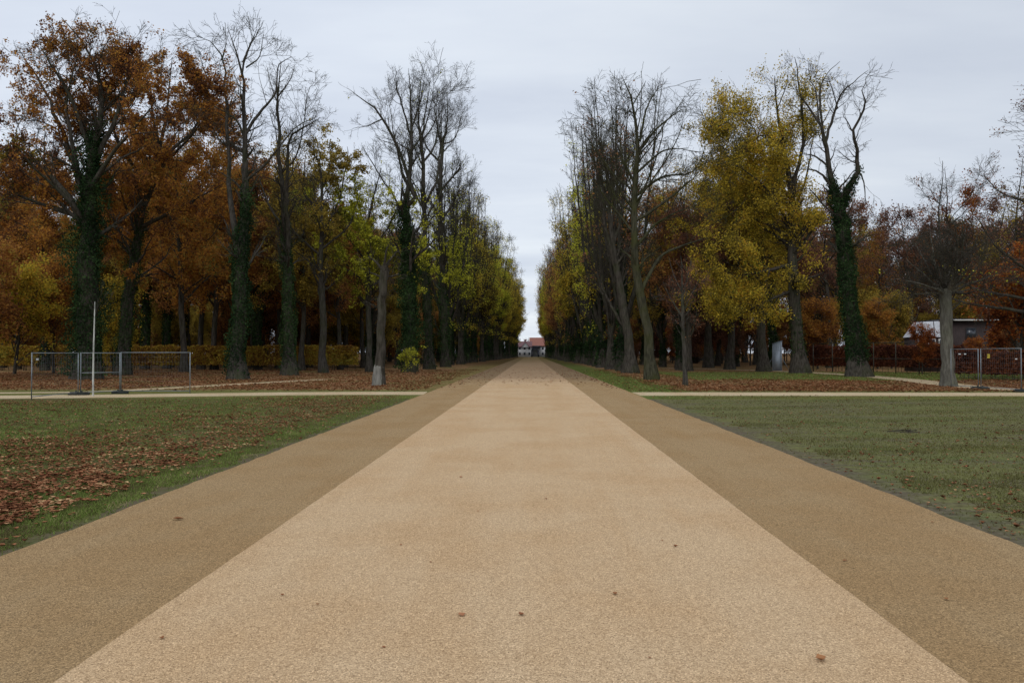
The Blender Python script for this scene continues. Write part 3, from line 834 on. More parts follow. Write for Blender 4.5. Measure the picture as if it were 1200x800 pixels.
# --- yellow lime behind the pollard
t = hero('yellow_lime_l', 436, 436, [
    [(432, 436, .28), (432, 370, .24), (430, 310, .2), (432, 250, .14), (445, 195, .04)],
    [(431, 310, .12), (410, 280, .08), (392, 250, .03)], [(431, 330, .12), (405, 315, .08), (385, 300, .03)],
    [(431, 300, .12), (452, 262, .08), (470, 222, .03)], [(431, 290, .1), (420, 240, .07), (418, 215, .03)],
    [(431, 340, .1), (448, 320, .07), (462, 308, .03)]],
    27, mod(B1, dens=1.8, ln=3.2), B2, B3, mod(B4, dens=3), 'bark', .8)
t.place('yellow_lime_tree', t.loc, leaf=t.foliage(20000, .17, 'lime', thr=-.1, scale=.6, ph=1.2, keep=lambda p: np.clip(1.4 - np.abs(p[:, 2] - 10.5) / 7, 0, 1)), label='lime with airy green yellow leaves, behind the pollard with pale trunk')
# --- avenue heads, hedge side
t = hero('avenue_a', 478, 436, [
    [(480, 436, .55), (480, 370, .5), (478, 310, .48), (474, 260, .4), (476, 225, .34), (481, 186, .22), (481, 130, .14), (478, 76, .02)],
    [(477, 240, .3), (485, 232, .24), (471, 184, .19), (447, 137, .14), (431, 121, .09), (408, 104, .02)],
    [(481, 160, .14), (470, 120, .1), (460, 85, .02)], [(476, 215, .16), (462, 170, .1), (450, 105, .02)],
    [(481, 150, .12), (492, 115, .08), (497, 85, .02)], [(447, 137, .1), (430, 145, .06), (412, 148, .02)],
    [(474, 250, .16), (455, 220, .1), (430, 180, .05), (424, 170, .02)], [(480, 180, .14), (500, 150, .09), (512, 100, .02)]],
    28, mod(B1, dens=1.5, ln=3.2, ang=(20, 45), up=.12), mod(B2, dens=2.2, ang=(20, 50), up=.1), B3, mod(B4, dens=3.2), 'bark', .45)
t.place('avenue_lime_tree', t.loc, leaf=t.foliage(8000, .17, 'lime', thr=.25, scale=.6, keep=lambda p: np.clip((19 - p[:, 2]) / 7, .01, 1)), ivy=t.ivy(26000, [0], thick=.75, zmax=15.5, size=.2),
        label='first lime of the hedge side row, ivy thick on trunk and tall bare crown', group='lime trees lining the gravel avenue')
t = hero('avenue_b', 503, 432.5, [
    [(503, 432, .5), (501, 370, .44), (498, 310, .4), (496, 240, .34), (493, 168, .24), (490, 140, .14), (492, 90, .03)],
    [(494, 190, .2), (508, 165, .14), (512, 120, .03)], [(493, 168, .14), (500, 130, .1), (505, 95, .03)],
    [(496, 240, .24), (510, 205, .18), (514, 150, .1), (516, 108, .03)], [(497, 250, .2), (480, 200, .12), (484, 120, .03)]],
    29, mod(B1, dens=1.7, ln=4.0, ang=(18, 40), up=.16), mod(B2, dens=2.2, ang=(20, 50), up=.12), B3, mod(B4, dens=3), 'bark', .4)
t.place('avenue_lime_tree', t.loc, leaf=t.foliage(20000, .18, 'lime', thr=.0, scale=.6, ph=.9, keep=lambda p: np.clip((17 - p[:, 2]) / 5, 0, 1)), ivy=t.ivy(8000, [0], thick=.5, zmax=14, size=.2),
        label='second lime of the hedge side row, lit by yellow green leaves low down', group='lime trees lining the gravel avenue')
t = hero('avenue_c', 522, 430, [
    [(522, 430, .5), (520, 370, .46), (518, 310, .42), (516, 250, .4), (517, 171, .3), (518, 160, .3)],
    [(517, 175, .18), (510, 140, .12), (505, 100, .03)], [(518, 172, .18), (524, 140, .12), (523, 105, .03)],
    [(518, 220, .22), (535, 197, .16), (540, 190, .1)], [(519, 255, .22), (530, 238, .18), (538, 221, .12)],
    [(516, 190, .2), (500, 172, .14), (492, 150, .05)], [(518, 168, .14), (532, 160, .1), (540, 132, .03)]],
    30, mod(B1, dens=2.2, ln=4.2, ang=(18, 45), up=.2, tmin=.3), mod(B2, dens=2.2, ang=(20, 50), up=.12), B3, mod(B4, dens=2), 'bark', .4)
t.place('avenue_lime_tree', t.loc, leaf=t.foliage(18000, .19, 'lime', thr=.0, scale=.6, ph=.2, keep=lambda p: np.clip((17 - p[:, 2]) / 5, 0, 1)), ivy=t.ivy(7000, [0], thick=.5, zmax=12, size=.2),
        label='third lime of the hedge side row, lopped thick trunk with stubby limbs', group='lime trees lining the gravel avenue')

# --- shed side heroes
t = hero('right_lime_a', 763, 445, [
    [(763, 445, .36), (758, 384, .30), (750, 342, .28), (745, 300, .26), (743, 240, .24), (748, 172, .17), (741, 122, .1), (730, 88, .02)],
    [(749, 178, .13), (770, 150, .09), (795, 130, .05), (802, 128, .02)], [(750, 165, .12), (759, 125, .08), (772, 102, .02)],
    [(745, 230, .14), (775, 208, .1), (805, 205, .05), (815, 198, .02)], [(744, 205, .12), (775, 180, .08), (806, 176, .02)],
    [(744, 215, .12), (730, 185, .09), (728, 155, .05), (732, 140, .02)], [(743, 260, .14), (775, 240, .1), (812, 210, .04), (818, 200, .02)],
    [(752, 340, .14), (775, 300, .1), (808, 285, .06), (830, 278, .02)], [(744, 290, .13), (770, 262, .09), (800, 245, .03)],
    [(742, 122, .06), (752, 105, .04), (757, 95, .02)], [(744, 250, .12), (725, 235, .08), (712, 205, .03)]],
    31, mod(B1, dens=1.3, ln=3.2, tmin=.3), mod(B2, dens=2.2, ln=1.7), mod(B3, ln=.8), mod(B4, dens=3.4), 'bark_olive', .4)
t.place('avenue_lime_tree', t.loc, label='tall bare lime with slender olive grey trunk at the front of the shed side row', group='lime trees lining the gravel avenue')
t = hero('right_lime_b', 738, 437, [
    [(739, 437, .52), (735, 390, .42), (728, 350, .38), (720, 300, .3), (712, 230, .2), (706, 170, .1), (704, 138, .03)],
    [(722, 320, .2), (706, 260, .14), (697, 200, .08), (694, 158, .03)], [(716, 270, .18), (722, 220, .12), (722, 170, .07), (718, 135, .03)],
    [(718, 290, .16), (732, 240, .12), (738, 190, .07), (736, 150, .03)], [(712, 240, .12), (700, 190, .08), (699, 148, .03)],
    [(735, 390, .16), (712, 350, .12), (700, 320, .06), (696, 290, .03)], [(722, 310, .12), (745, 280, .09), (752, 250, .03)]],
    32, mod(B1, dens=1.3, ln=3.4, ang=(15, 35), up=.18), mod(B2, dens=2.1, ang=(18, 40), up=.14), B3, mod(B4, dens=3.2), 'bark_dark', .4, .6, l0=mod(B0, ang=(12, 30), up=.14))
t.place('avenue_lime_tree', t.loc, leaf=t.foliage(1500, .17, 'purple', thr=.4), label='dark lime with thick flared trunk leaning over the avenue, dense upright bare twigs', group='lime trees lining the gravel avenue')
t = hero('right_small', 801, 452, [
    [(802, 452, .13), (801, 420, .11), (799, 385, .10), (799, 355, .08), (798, 325, .04), (797, 300, .015)],
    [(799, 372, .05), (788, 350, .03), (778, 330, .012)], [(799, 368, .05), (812, 345, .03), (822, 325, .012)],
    [(799, 350, .05), (806, 325, .03), (812, 300, .012)], [(799, 345, .04), (790, 320, .02), (784, 300, .012)]],
    33, mod(B1, dens=3.6, ln=1.7, ang=(30, 60), rmin=.01), mod(B2, dens=4, ln=.9), mod(B3, dens=4, ln=.45), None, 'bark', .5, .3, l0=None)
t.place('young_lime_tree', t.loc, leaf=t.foliage(1500, .07, 'purple', thr=-.3), label='slim young tree with round head of fine russet twigs, by the cross path')
# --- yellow limes
t = hero('yellow_a', 935, 437, [
    [(935, 437, .62), (931, 390, .52), (928, 330, .48), (926, 270, .42), (925, 218, .34), (916, 176, .24), (910, 129, .14), (908, 90, .03)],
    [(926, 230, .26), (934, 170, .18), (931, 110, .1), (928, 72, .03)], [(922, 230, .2), (900, 190, .14), (884, 150, .07), (868, 135, .03)],
    [(926, 280, .24), (900, 262, .17), (868, 250, .1), (842, 236, .03)], [(916, 176, .14), (896, 160, .1), (872, 168, .05), (850, 172, .03)],
    [(928, 310, .22), (895, 318, .15), (860, 325, .08), (838, 335, .03)], [(928, 300, .2), (950, 270, .13), (966, 240, .03)],
    [(926, 250, .2), (945, 215, .14), (955, 170, .06), (958, 140, .03)], [(910, 129, .08), (920, 100, .05), (922, 80, .02)],
    [(929, 340, .18), (905, 350, .12), (880, 362, .06), (866, 372, .03)], [(926, 270, .18), (895, 230, .12), (870, 205, .06), (856, 195, .03)],
    [(929, 330, .16), (950, 325, .1), (962, 320, .03)]],
    34, mod(B1, dens=1.8, ln=4.2, tmin=.25), mod(B2, dens=2.2), B3, mod(B4, dens=2.6), 'bark_dark', .35, clip=lambda p: p[:, 0] < 2.1)
t.place('yellow_lime_tree', t.loc, leaf=t.foliage(70000, .155, 'yellow', thr=-.35, scale=.9, ph=.8, spread=.28, keep=lambda p: np.clip(1.3 - (p[:, 2] - 13) / 12, .18, 1)), ivy=t.ivy(3500, [0], thick=.15, zmax=6),
        label='tallest golden yellow lime with sparse pointed top, beside the ivy clad forked tree')
t = hero('yellow_b', 892, 435, [
    [(893, 435, .5), (890, 390, .42), (886, 340, .36), (880, 280, .28), (872, 230, .16), (868, 195, .03)],
    [(886, 340, .24), (860, 300, .17), (838, 280, .08), (822, 270, .03)], [(887, 350, .22), (905, 300, .14), (915, 250, .03)],
    [(883, 300, .2), (855, 250, .12), (842, 210, .03)], [(888, 370, .18), (862, 345, .12), (838, 335, .06), (825, 332, .03)],
    [(884, 320, .18), (900, 270, .12), (902, 220, .03)], [(880, 280, .14), (890, 230, .08), (892, 190, .03)], [(882, 300, .16), (856, 225, .1), (846, 180, .03)], [(878, 265, .14), (900, 215, .09), (908, 170, .03)], [(886, 335, .16), (912, 320, .1), (925, 300, .03)]],
    35, mod(B1, dens=2.0, ln=4.2, tmin=.25), mod(B2, dens=2.2), B3, mod(B4, dens=2.4), 'bark_dark', .6)
ylb = t; ylf = t.foliage(60000, .155, 'yellow', thr=-.1, scale=1.1, ph=2.8, spread=.28, keep=lambda p: np.clip((p[:, 2] - 4.6) / 2.5, 0, 1))
t.place('yellow_lime_tree', t.loc, leaf=ylf, label='broad lime with dense mustard yellow crown, beside the grey metal kiosk')
e = t.place('broad_tree', (wx(854, 88), 88, 0), rz=2.2, sc=.92, leaf=ylf, leafmat='mixed', label='broad tree with mixed yellow and brown crown, between the yellow lime and bare lime')
e = t.place('broad_tree', (wx(805, 80), 80, 0), rz=4.0, sc=.78, leaf=ylf, leafmat='purple', label='round dull russet tree, behind the slim young tree')
e = t.place('broad_tree', (wx(829, 97), 97, 0), rz=1.1, sc=1.0, leaf=ylf, leafmat='olive', label='olive brown tree standing behind the two russet trees')
# --- ivy clad forked tree
t = hero('ivy_fork', 1000, 441, [
    [(1002, 441, .62), (997, 390, .5), (991, 340, .46), (986, 290, .46), (982, 245, .42), (972, 210, .28), (965, 168, .2), (957, 143, .14), (940, 116, .07), (932, 104, .02)],
    [(983, 245, .32), (990, 222, .28), (1001, 205, .24), (998, 176, .16), (996, 155, .13), (1009, 129, .1), (1006, 112, .05), (1013, 98, .02)],
    [(965, 170, .16), (980, 129, .12), (988, 108, .08), (1001, 96, .05), (1018, 81, .02)],
    [(962, 150, .13), (962, 110, .1), (968, 88, .05), (985, 72, .02)], [(958, 143, .08), (952, 110, .06), (945, 95, .02)],
    [(968, 195, .12), (952, 184, .08), (936, 181, .02)], [(975, 225, .14), (958, 205, .1), (938, 200, .05), (930, 205, .02)],
    [(984, 260, .12), (962, 240, .08), (945, 222, .05), (925, 228, .02)], [(1001, 200, .1), (1009, 212, .07), (1012, 240, .03)],
    [(996, 155, .07), (990, 145, .05), (985, 138, .02)], [(980, 129, .07), (976, 105, .05), (970, 90, .02)]],
    36, mod(B1, dens=1.5, ln=2.6, tmin=.3, ang=(35, 70)), mod(B2, dens=2.6, ln=1.5), mod(B3, dens=3.4, ln=.7), mod(B4, dens=3), 'bark_dark', .3, .6, l0=mod(B0, dens=.22, ln=3.2, tmin=.5))
t.place('ivy_clad_forked_tree', t.loc, ivy=t.ivy(26000, [0, 1], thick=.42, zmax=14.5, size=.17), label='forked bare tree wrapped in dark green ivy, beside the tallest yellow lime')
# --- big pollard by the site fence
def pollard_l(rg):
    L = [[(1105, 452, .36), (1104, 425, .32), (1103, 390, .31), (1103, 355, .31), (1102, 338, .3)]]
    for ex, ey in ((1058, 305), (1072, 285), (1090, 272), (1110, 266), (1132, 276), (1150, 298), (1158, 322), (1050, 330), (1100, 262), (1120, 268), (1088, 300), (1132, 318), (1074, 335), (1140, 338), (1066, 345), (1096, 310), (1116, 306)):
        L.append([(1103, 345, .08), ((1103 * 1.3 + ex * .7) / 2, 345 + (ey - 345) * .35 + rg.normal() * 2, .05), ((1103 * .6 + ex * 1.4) / 2, 345 + (ey - 345) * .7, .03), (ex, ey, .014)])
    return L


t = hero('pollard_big', 1104, 452, pollard_l(hr), 37, mod(B1, dens=4.2, ln=2.0, tmin=.2, ang=(25, 75), rmin=.011, fall=.2, wob=.3), mod(B2, dens=5.0, ln=1.2), mod(B3, dens=4.6, ln=.5, rmin=.009), None, 'bark_pale', 1.0, .35, l0=None, bark2='bark_dark', zlo=4.4)
t.place('pollard_lime_tree', t.loc, leaf=t.foliage(260, .10, 'lime', thr=.1, keep=lambda p: (p[:, 2] < 6.3) * .8), label='thick grey pollard with dense dark broom of twigs, in front of the shed')

# ------------------------------------------------ kinds used many times
vr = np.random.default_rng(77)
AV = []
for i in range(6):
    H = 24.5 + vr.uniform(-1, 1)
    t = Tree('avenue_%d' % i, bare_fan(vr, H, vr.uniform(4, 6.5), vr.uniform(.36, .46), 7, 3.0, vr.uniform(-.03, .03)), 100 + i,
             mod(B1, dens=1.7, ln=3.0, ang=(22, 50), up=.14, tmin=.12), mod(B2, dens=2.4, ln=1.6, ang=(20, 50), up=.1), mod(B3, dens=3.2, ln=.85, rmin=.011), None, 'bark_dark' if i % 2 else 'bark')
    t.few = t.foliage(5500, .20, 'olive', thr=.2, scale=.5, ph=i, spread=.2, keep=lambda p: np.clip((18 - p[:, 2]) / 8, .05, .9))
    t.many = t.foliage(14000, .2, 'yellow', thr=.12, scale=.8, ph=i * .7, spread=.3, keep=lambda p: np.clip((22 - p[:, 2]) / 9, .10, 1))
    t.iv = t.ivy(6500, [0], thick=.42, zmax=vr.uniform(7, 12), size=.22)
    AV.append(t)
WD = []
for i in range(7):
    H = 22 + vr.uniform(-2.5, 2.5)
    t = Tree('wood_%d' % i, crown_limbs(vr, H, 5.5 if i % 2 else 8, vr.uniform(.26, .44), 12, 5.2, lean=vr.uniform(-.05, .05)), 200 + i,
             mod(B1, dens=1.7, ln=3.8, tmin=.25), mod(B2, dens=2.3, ln=2.0), mod(B3, dens=3.0, ln=.95, rmin=.011), None, 'bark_dark')
    t.few = t.foliage(8000, .2, 'brown', thr=.1, scale=.5, ph=i, spread=.25)
    t.many = t.foliage(36000, .185, 'brown', thr=-.15, scale=.65, ph=i * .9, spread=.28)
    t.iv = t.ivy(7500, [0], thick=.4, zmax=vr.uniform(10, 15), size=.22)
    WD.append(t)
UN = []
for i in range(5):
    H = vr.uniform(7, 10)
    L = crown_limbs(vr, H, .8, .12, 8, 2.6, (.5, 1.1))
    t = Tree('under_%d' % i, L, 300 + i, mod(B1, dens=2.2, ln=2.3, tmin=.1), mod(B2, dens=2.2, ln=1.3), mod(B3, dens=2, ln=.7), None, 'bark_dark', flare=.1, sides=6)
    t.many = t.foliage(15000, .17, 'brown', thr=-.2, scale=.9, ph=i * 1.1, spread=.3)
    UN.append(t)

GA = 'lime trees lining the gravel avenue'
ords = ['fourth', 'fifth', 'sixth', 'seventh', 'eighth', 'ninth']
k = 0
for side in (-1, 1):
    d = 109.0 if side < 0 else 80.0; i = 0
    while d < 352:
        X = (-11.7 + 5.2 * min(1, (d - 110) / 240)) if side < 0 else 8.9 - 2.6 * min(1, max(0, d - 110) / 240)
        if side > 0 and i in (0,): d += 0
        t = AV[(k * 5 + i) % 6]; far = (d - 80) / 270
        leafy = vr.uniform() < (.45 + 1.1 * far if d > 125 else .25)
        few = vr.uniform() < .9
        row = 'hedge side' if side < 0 else 'shed side'
        if i < 4:
            n_ = (ords[i] if side < 0 else ['third', 'fourth', 'fifth', 'sixth'][i])
            lab = '%s lime of the %s row along the gravel avenue' % (n_, row)
        else: lab = 'lime of the %s row narrowing towards the far houses' % row
        t.place('avenue_lime_tree', (X + vr.normal() * .35, d, 0), vr.uniform(0, 6.28), vr.uniform(1.08, 1.26) * (1.07 if side < 0 else 1.0),
                leaf=t.many if leafy else (t.few if few else None), leafmat=(['mixed', 'yellow', 'mixed', 'brown' if side > 0 else 'mixed', 'lime'][int(vr.integers(0, 5))] if leafy else ['mixed', 'brown' if side > 0 else 'lime'][int(vr.integers(0, 2))]), ivy=t.iv if vr.uniform() < .75 else None,
                label=lab, group=GA if i < 4 else GA + (' hedge side' if side < 0 else ' shed side'))
        d += 9.0 + vr.normal() * .5; i += 1; k += 1
for side in (-1, 1):
    d = 92.0 if side < 0 else 84.0
    while d < 300:
        X = -19.5 if side < 0 else 16.8
        t = AV[int(vr.integers(0, 6))]
        t.place('avenue_lime_tree', (X + vr.normal() * .6, d, 0), vr.uniform(0, 6.28), vr.uniform(.82, .98), leaf=t.few if vr.uniform() < .6 else t.many,
                leafmat='olive' if vr.uniform() < .6 else 'brown', ivy=t.iv if vr.uniform() < .6 else None,
                label='lime in the outer %s row behind the front trunks' % ('hedge side' if side < 0 else 'shed side'), group='outer avenue row ' + ('hedge side' if side < 0 else 'shed side'))
        d += 9.5


def fill(n, region, kinds, minsep, maker):
    pts = []; tries = 0
    while len(pts) < n and tries < n * 60:
        tries += 1
        d = region[2] + (region[3] - region[2]) * vr.uniform() ** 1.2
        px = vr.uniform(region[0], region[1]); X = wx(px, d)
        if abs(X) < region[4]: continue
        if all((X - a) ** 2 + (d - b) ** 2 > minsep ** 2 for a, b in pts):
            pts.append((X, d)); maker(X, d, px)


def wood_left(X, d, px):
    t = WD[int(vr.integers(0, 7))]; u = vr.uniform()
    mat = 'orange' if u < (.5 if px < 260 else .2) else ('olive' if u > .8 else 'brown')
    v = vr.uniform() * .78; s = vr.uniform(.92, 1.16) * (1 + (d - 90) / 450)
    nm, lb = {'orange': ('oak_tree', 'tall orange leaved tree in the wood over the clipped hedge'), 'olive': ('woodland_tree', 'tall olive leaved tree in the wood over the clipped hedge'),
              'brown': ('woodland_tree', 'tall brown leaved dark tree in the wood over the clipped hedge')}[mat]
    t.place(nm, (X, d, 0), vr.uniform(0, 6.28), s * (1 if px < 300 else .9), leaf=t.many if v < .62 else t.few, leafmat=mat, ivy=t.iv if vr.uniform() < .35 else None, label=lb, group=mat + ' trees of the wood by the hedge')


fill(78, (-70, 560, 86, 185, 22), WD, 4.6, wood_left)
for px, d, i, sc_, mat in ((212, 74, 1, 1.02, 'orange'), (248, 84, 3, 1.12, 'orange'), (300, 84, 5, 1.0, 'brown'), (352, 82, 1, .95, 'olive'), (398, 86, 3, .9, 'brown'), (45, 80, 5, 1.0, 'orange'), (165, 88, 0, 1.15, 'orange'), (425, 96, 2, .9, 'olive'), (325, 94, 6, 1.1, 'orange')):
    t = WD[i]; t.place('oak_tree' if mat == 'orange' else 'woodland_tree', (wx(px, d), d, 0), px * .7, sc_, leaf=t.many, leafmat=mat, ivy=t.iv if i in (0, 5) else None, label='tall %s leaved tree standing close behind the clipped hedge' % mat, group='front %s trees behind the clipped hedge' % mat)


def wood_right(X, d, px):
    t = WD[int(vr.integers(0, 7))]; u = vr.uniform()
    mat = 'rust' if u < .18 else ('purple' if u < .72 else ('olive' if u < .88 else 'orange'))
    s = vr.uniform(.90, 1.1) * (1 + (d - 90) / 600); v = vr.uniform() * .92
    lb = {'rust': 'rust orange tree in the wood by the shed', 'purple': 'nearly bare dull russet tree in the wood by the shed', 'olive': 'olive leaved tree in the wood by the shed', 'orange': 'orange brown oak in the wood by the shed'}[mat]
    t.place('woodland_tree', (X, d, 0), vr.uniform(0, 6.28), s, leaf=(t.few if v < .7 or px > 960 and v < .85 else t.many), leafmat=mat, ivy=t.iv if vr.uniform() < .35 else None, label=lb, group=mat + ' trees of the wood by the shed')


fill(62, (700, 1270, 96, 185, 22), WD, 5.2, wood_right)


def under_left(X, d, px):
    t = UN[int(vr.integers(0, 5))]; mat = ['yellow', 'orange', 'brown', 'olive', 'brown', 'brown'][int(vr.integers(0, 6))]
    t.place('understorey_tree', (X, d, 0), vr.uniform(0, 6.28), vr.uniform(.75, 1.3), leaf=t.many, leafmat=mat, label='small %s leaved tree filling in behind the clipped hedge' % {'yellow': 'yellow', 'orange': 'orange', 'brown': 'brown', 'olive': 'olive'}[mat], group=mat + ' small trees behind the hedge')


fill(64, (-60, 590, 98, 175, 16), UN, 2.8, under_left)


def under_right(X, d, px):
    t = UN[int(vr.integers(0, 5))]; mat = ['brown', 'rust', 'olive', 'purple', 'brown', 'purple'][int(vr.integers(0, 6))]
    t.place('understorey_tree', (X, d, 0), vr.uniform(0, 6.28), vr.uniform(.7, 1.15), leaf=t.many, leafmat=mat, label='small %s tree in the shade of the wood by the shed' % {'brown': 'brown', 'rust': 'rust orange', 'olive': 'olive', 'purple': 'dull russet'}[mat], group=mat + ' small trees in the wood by the shed')


fill(56, (690, 1250, 98, 170, 18), UN, 2.8, under_right)
fill(30, (440, 598, 150, 330, 19), UN, 3.0, under_left)
fill(30, (648, 860, 170, 330, 19), UN, 3.0, under_right)
fill(26, (150, 450, 150, 190, 16), UN, 2.6, under_left)
fill(20, (700, 860, 130, 170, 16), UN, 2.6, under_right)
fill(24, (545, 600, 200, 350, 11.5), UN, 2.2, under_left)
fill(24, (645, 700, 180, 350, 11.5), UN, 2.2, under_right)
fill(22, (430, 596, 170, 320, 24), WD, 5.0, wood_left)
fill(22, (650, 860, 170, 320, 24), WD, 5.0, wood_right)
# nearer single ones
for px, d, i, s, mat, lab in ((8, 66, 0, 1.1, 'yellow', 'golden yellow small tree beside the great ivy oak'), (55, 70, 1, 1.05, 'orange', 'orange small tree between frame edge and great ivy oak'),
                              (128, 72, 2, .9, 'yellow', 'yellow bushy small tree between the ivy oak and leaning oak'), (-25, 60, 3, 1.2, 'brown', 'brown small tree at the far end of the steel fence'),
                              (1192, 56, 0, 1.0, 'rust', 'fiery rust orange beech behind the site fence'), (1215, 58, 3, 1.15, 'rust', 'rust orange beech at the end of the site fence'),
                              (1075, 68, 1, .42, 'rust', 'low red leaved bush in front of the pale shed gable'), (1158, 60, 4, .34, 'rust', 'bright orange bush behind the yellow fence sign'),
                              (1136, 72, 2, .33, 'rust', 'rust leaved bush against the dark shed wall'),
                              (1040, 92, 2, .9, 'olive', 'olive yellow small tree behind the dark rail fence'), (1024, 90, 4, .85, 'orange', 'orange brown small tree behind the ivy clad forked tree'),
                              (955, 90, 3, .9, 'orange', 'orange brown small tree right beside the tallest yellow lime')):
    t = UN[i]; t.place('small_tree', (wx(px, d), d, 0), px, s, leaf=t.many, leafmat=mat, label=lab.replace(' right beside', ' close beside'))
t = Tree('beech', crown_limbs(vr, 19.5, 3.5, .4, 20, 7.0, (-.02, .35)), 402, mod(B1, dens=2.0, ln=3.4, tmin=.2, up=.0), mod(B2, dens=2.6, ln=1.9, up=.0), mod(B3, dens=3.6, ln=.9, up=0), None, 'bark_dark')
t.place('bare_beech_tree', (wx(1222, 50), 50, 0), 1.0, .95, leaf=t.foliage(5000, .12, 'purple', thr=.2), label='spreading bare beech reaching in over the site fence')
t = WD[4]; t.place('oak_tree', (wx(-62, 52), 52, 0), 2.0, .9, leaf=t.few, leafmat='olive', label='oak limb reaching in at the fence corner beside the great ivy oak')
t = WD[1]; t.place('bare_tree', (wx(1108, 92), 92, 0), 2.5, 1.0, label='bare upright tree rising behind the thick grey pollard')
for px, d in ((606, 405), (617, 420), (628, 410), (640, 425), (650, 408), (596, 415)):
    t = WD[int(vr.integers(0, 7))]; t.place('distant_tree', (wx(px, d), d, 0), vr.uniform(0, 6), .42, leaf=t.few, leafmat='purple', label='bare distant tree rising behind the red roofed houses', group='trees behind the far houses')

# low bush with yellow leaves in front of the hedge side row
L = crown_limbs(vr, .75, .05, .03, 14, 1.25, (.05, .35))
t = Tree('low_bush', L, 401, mod(B1, dens=4, ln=.7, rmin=.006), mod(B2, dens=4, ln=.4), mod(B3, dens=4, ln=.2), None, 'bark_dark', flare=0, sides=5)
t.place('low_bush', (wx(487, 66), 66, 0), 0, 1.1, leaf=t.foliage(1500, .11, 'lime', thr=-.9, spread=.1), label='low bush with yellow green leaves at the foot of the avenue limes', cat='bush')


# =================================================================== hedges
def hedge(name, a, b, h, th, n, mat, label, size=.17):
    a, b = np.array(a, float), np.array(b, float); T = norm(b - a); N = np.array([-T[1], T[0]]); L = np.linalg.norm(b - a)
    e = empty(name, (a[0], a[1], 0)); rg = np.random.default_rng(int(L * 10))
    u = rg.uniform(0, L, n); v = rg.uniform(-1, 1, n); v = np.sign(v) * np.abs(v) ** .4 * th / 2
    top = h + .07 * np.sin(u * 1.7) + .05 * np.sin(u * 5.1); z = rg.uniform(.15, 1, n) ** .8 * top
    ok = (clump(np.c_[u, v, z], 1.3) > -.9) ; u, v, z = u[ok], v[ok], z[ok]
    P = np.c_[u * T[0] + v * N[0], u * T[1] + v * N[1], z] + rg.normal(size=(len(u), 3)) * .04
    V, Q = leaf_quads(rg, P, size); mobj('foliage', mesh_from('hedge_foliage', V, Q, mat=M[mat]), e)
    m = int(L * 3.5); st = []
    p0 = np.c_[(x_ := rg.uniform(0, L, m)) * T[0] + (w_ := rg.normal(size=m) * th * .15) * N[0], x_ * T[1] + w_ * N[1], np.zeros(m)]
    pts = np.stack([p0 + np.c_[rg.normal(size=(m, 2)) * .05 * k, np.full(m, h * .3 * k)] for k in range(4)], 1)
    mobj('stems', mesh_from('hedge_stems', *tubes(pts, np.full((m, 4), .022), 4), mat=M['bark_dark']), e)
    tag(e, label, 'hedge')


M['hedge'] = leaf_mat('hornbeam_hedge_leaf', [(0, (0.07, 0.036, 0.016)), (.25, (0.16, 0.075, 0.024)), (.45, (0.26, 0.15, 0.028)), (.7, (0.33, 0.235, 0.035)), (1, (0.20, 0.19, 0.04))], clump=.3)
M['hedge_dark'] = leaf_mat('beech_hedge_leaf', [(0, (0.03, 0.012, 0.010)), (.5, (0.085, 0.03, 0.018)), (1, (0.17, 0.06, 0.025))], clump=.5)
hedge('clipped_hedge', (wx(-90, 80), 80), (wx(418, 84), 84), 2.55, .9, 60000, 'hedge', 'long clipped hornbeam hedge of yellow and brown leaves before the wood')
hedge('beech_hedge', (wx(948, 82), 82), (wx(1120, 70), 70), 2.5, .9, 22000, 'hedge_dark', 'dark brown beech hedge behind the ivy clad forked tree')
hedge('beech_hedge', (wx(1115, 56), 56), (wx(1290, 50), 50), 1.9, .9, 18000, 'hedge_dark', 'low dark red beech hedge running behind the site fence')


# =================================================================== fences
def fence_panel(a, b, h, midbar, label, sign=None, tags=()):
    e = empty('mesh_fence', (a[0], a[1], 0)); bx, by = b[0] - a[0], b[1] - a[1]; L = math.hypot(bx, by); T = Vector((bx / L, by / L, 0)); r = .021
    Z = Vector((0, 0, 1)); z0 = .12
    for s in (0, 1):
        MB().rod(T * (s * L), T * (s * L) + Z * h, r, 8).build('post', M['steel'], e, True)
    for z in ([z0, h - .02] + ([h * .52] if midbar else [])):
        MB().rod(Z * z + T * r, Z * z + T * (L - r), r * .85, 8).build('rail', M['steel'], e, True)
    m = MB(); n = int(L / .13)
    for i in range(1, n): m.rod(T * (L * i / n) + Z * z0, T * (L * i / n) + Z * (h - .03), .0016, 3)
    for j in range(1, 8): m.rod(Z * (z0 + (h - z0) * j / 8) + T * .02, Z * (z0 + (h - z0) * j / 8) + T * (L - .02), .0016, 3)
    m.build('wire_mesh', M['steel'], e)
    nrm = Vector((T.y, -T.x, 0)) * .03
    for (s, z, w, hh, mt) in tags:
        c = T * (s * L) + Z * z + nrm
        q = MB(); p = [c - T * w / 2, c + T * w / 2]
        for o_ in (0, 1):
            q.quad(*[x + nrm * (.25 * o_) + Z * k for x, k in ((p[0], 0), (p[1], 0), (p[1], hh), (p[0], hh))])
        q.build('sign_plate', mt, e)
        if mt is M['sign_yellow']:
            t_ = MB(); t_.box(-.05, .05, -.002, .002, 0, .035)
            o = t_.build('sign_line', M['rubber'], e); o.location = c + nrm * .4 + Z * (hh * .55)
    return tag(e, label, 'fence', 'steel site fence panels')


M['sign_yellow'] = plain('yellow_sign', (0.55, 0.42, 0.05), .6, 0, .05)
M['sign_white'] = plain('white_tag', (0.62, 0.64, 0.62), .6, 0, .05)


def P2(px, d): return (wx(px, d), d)


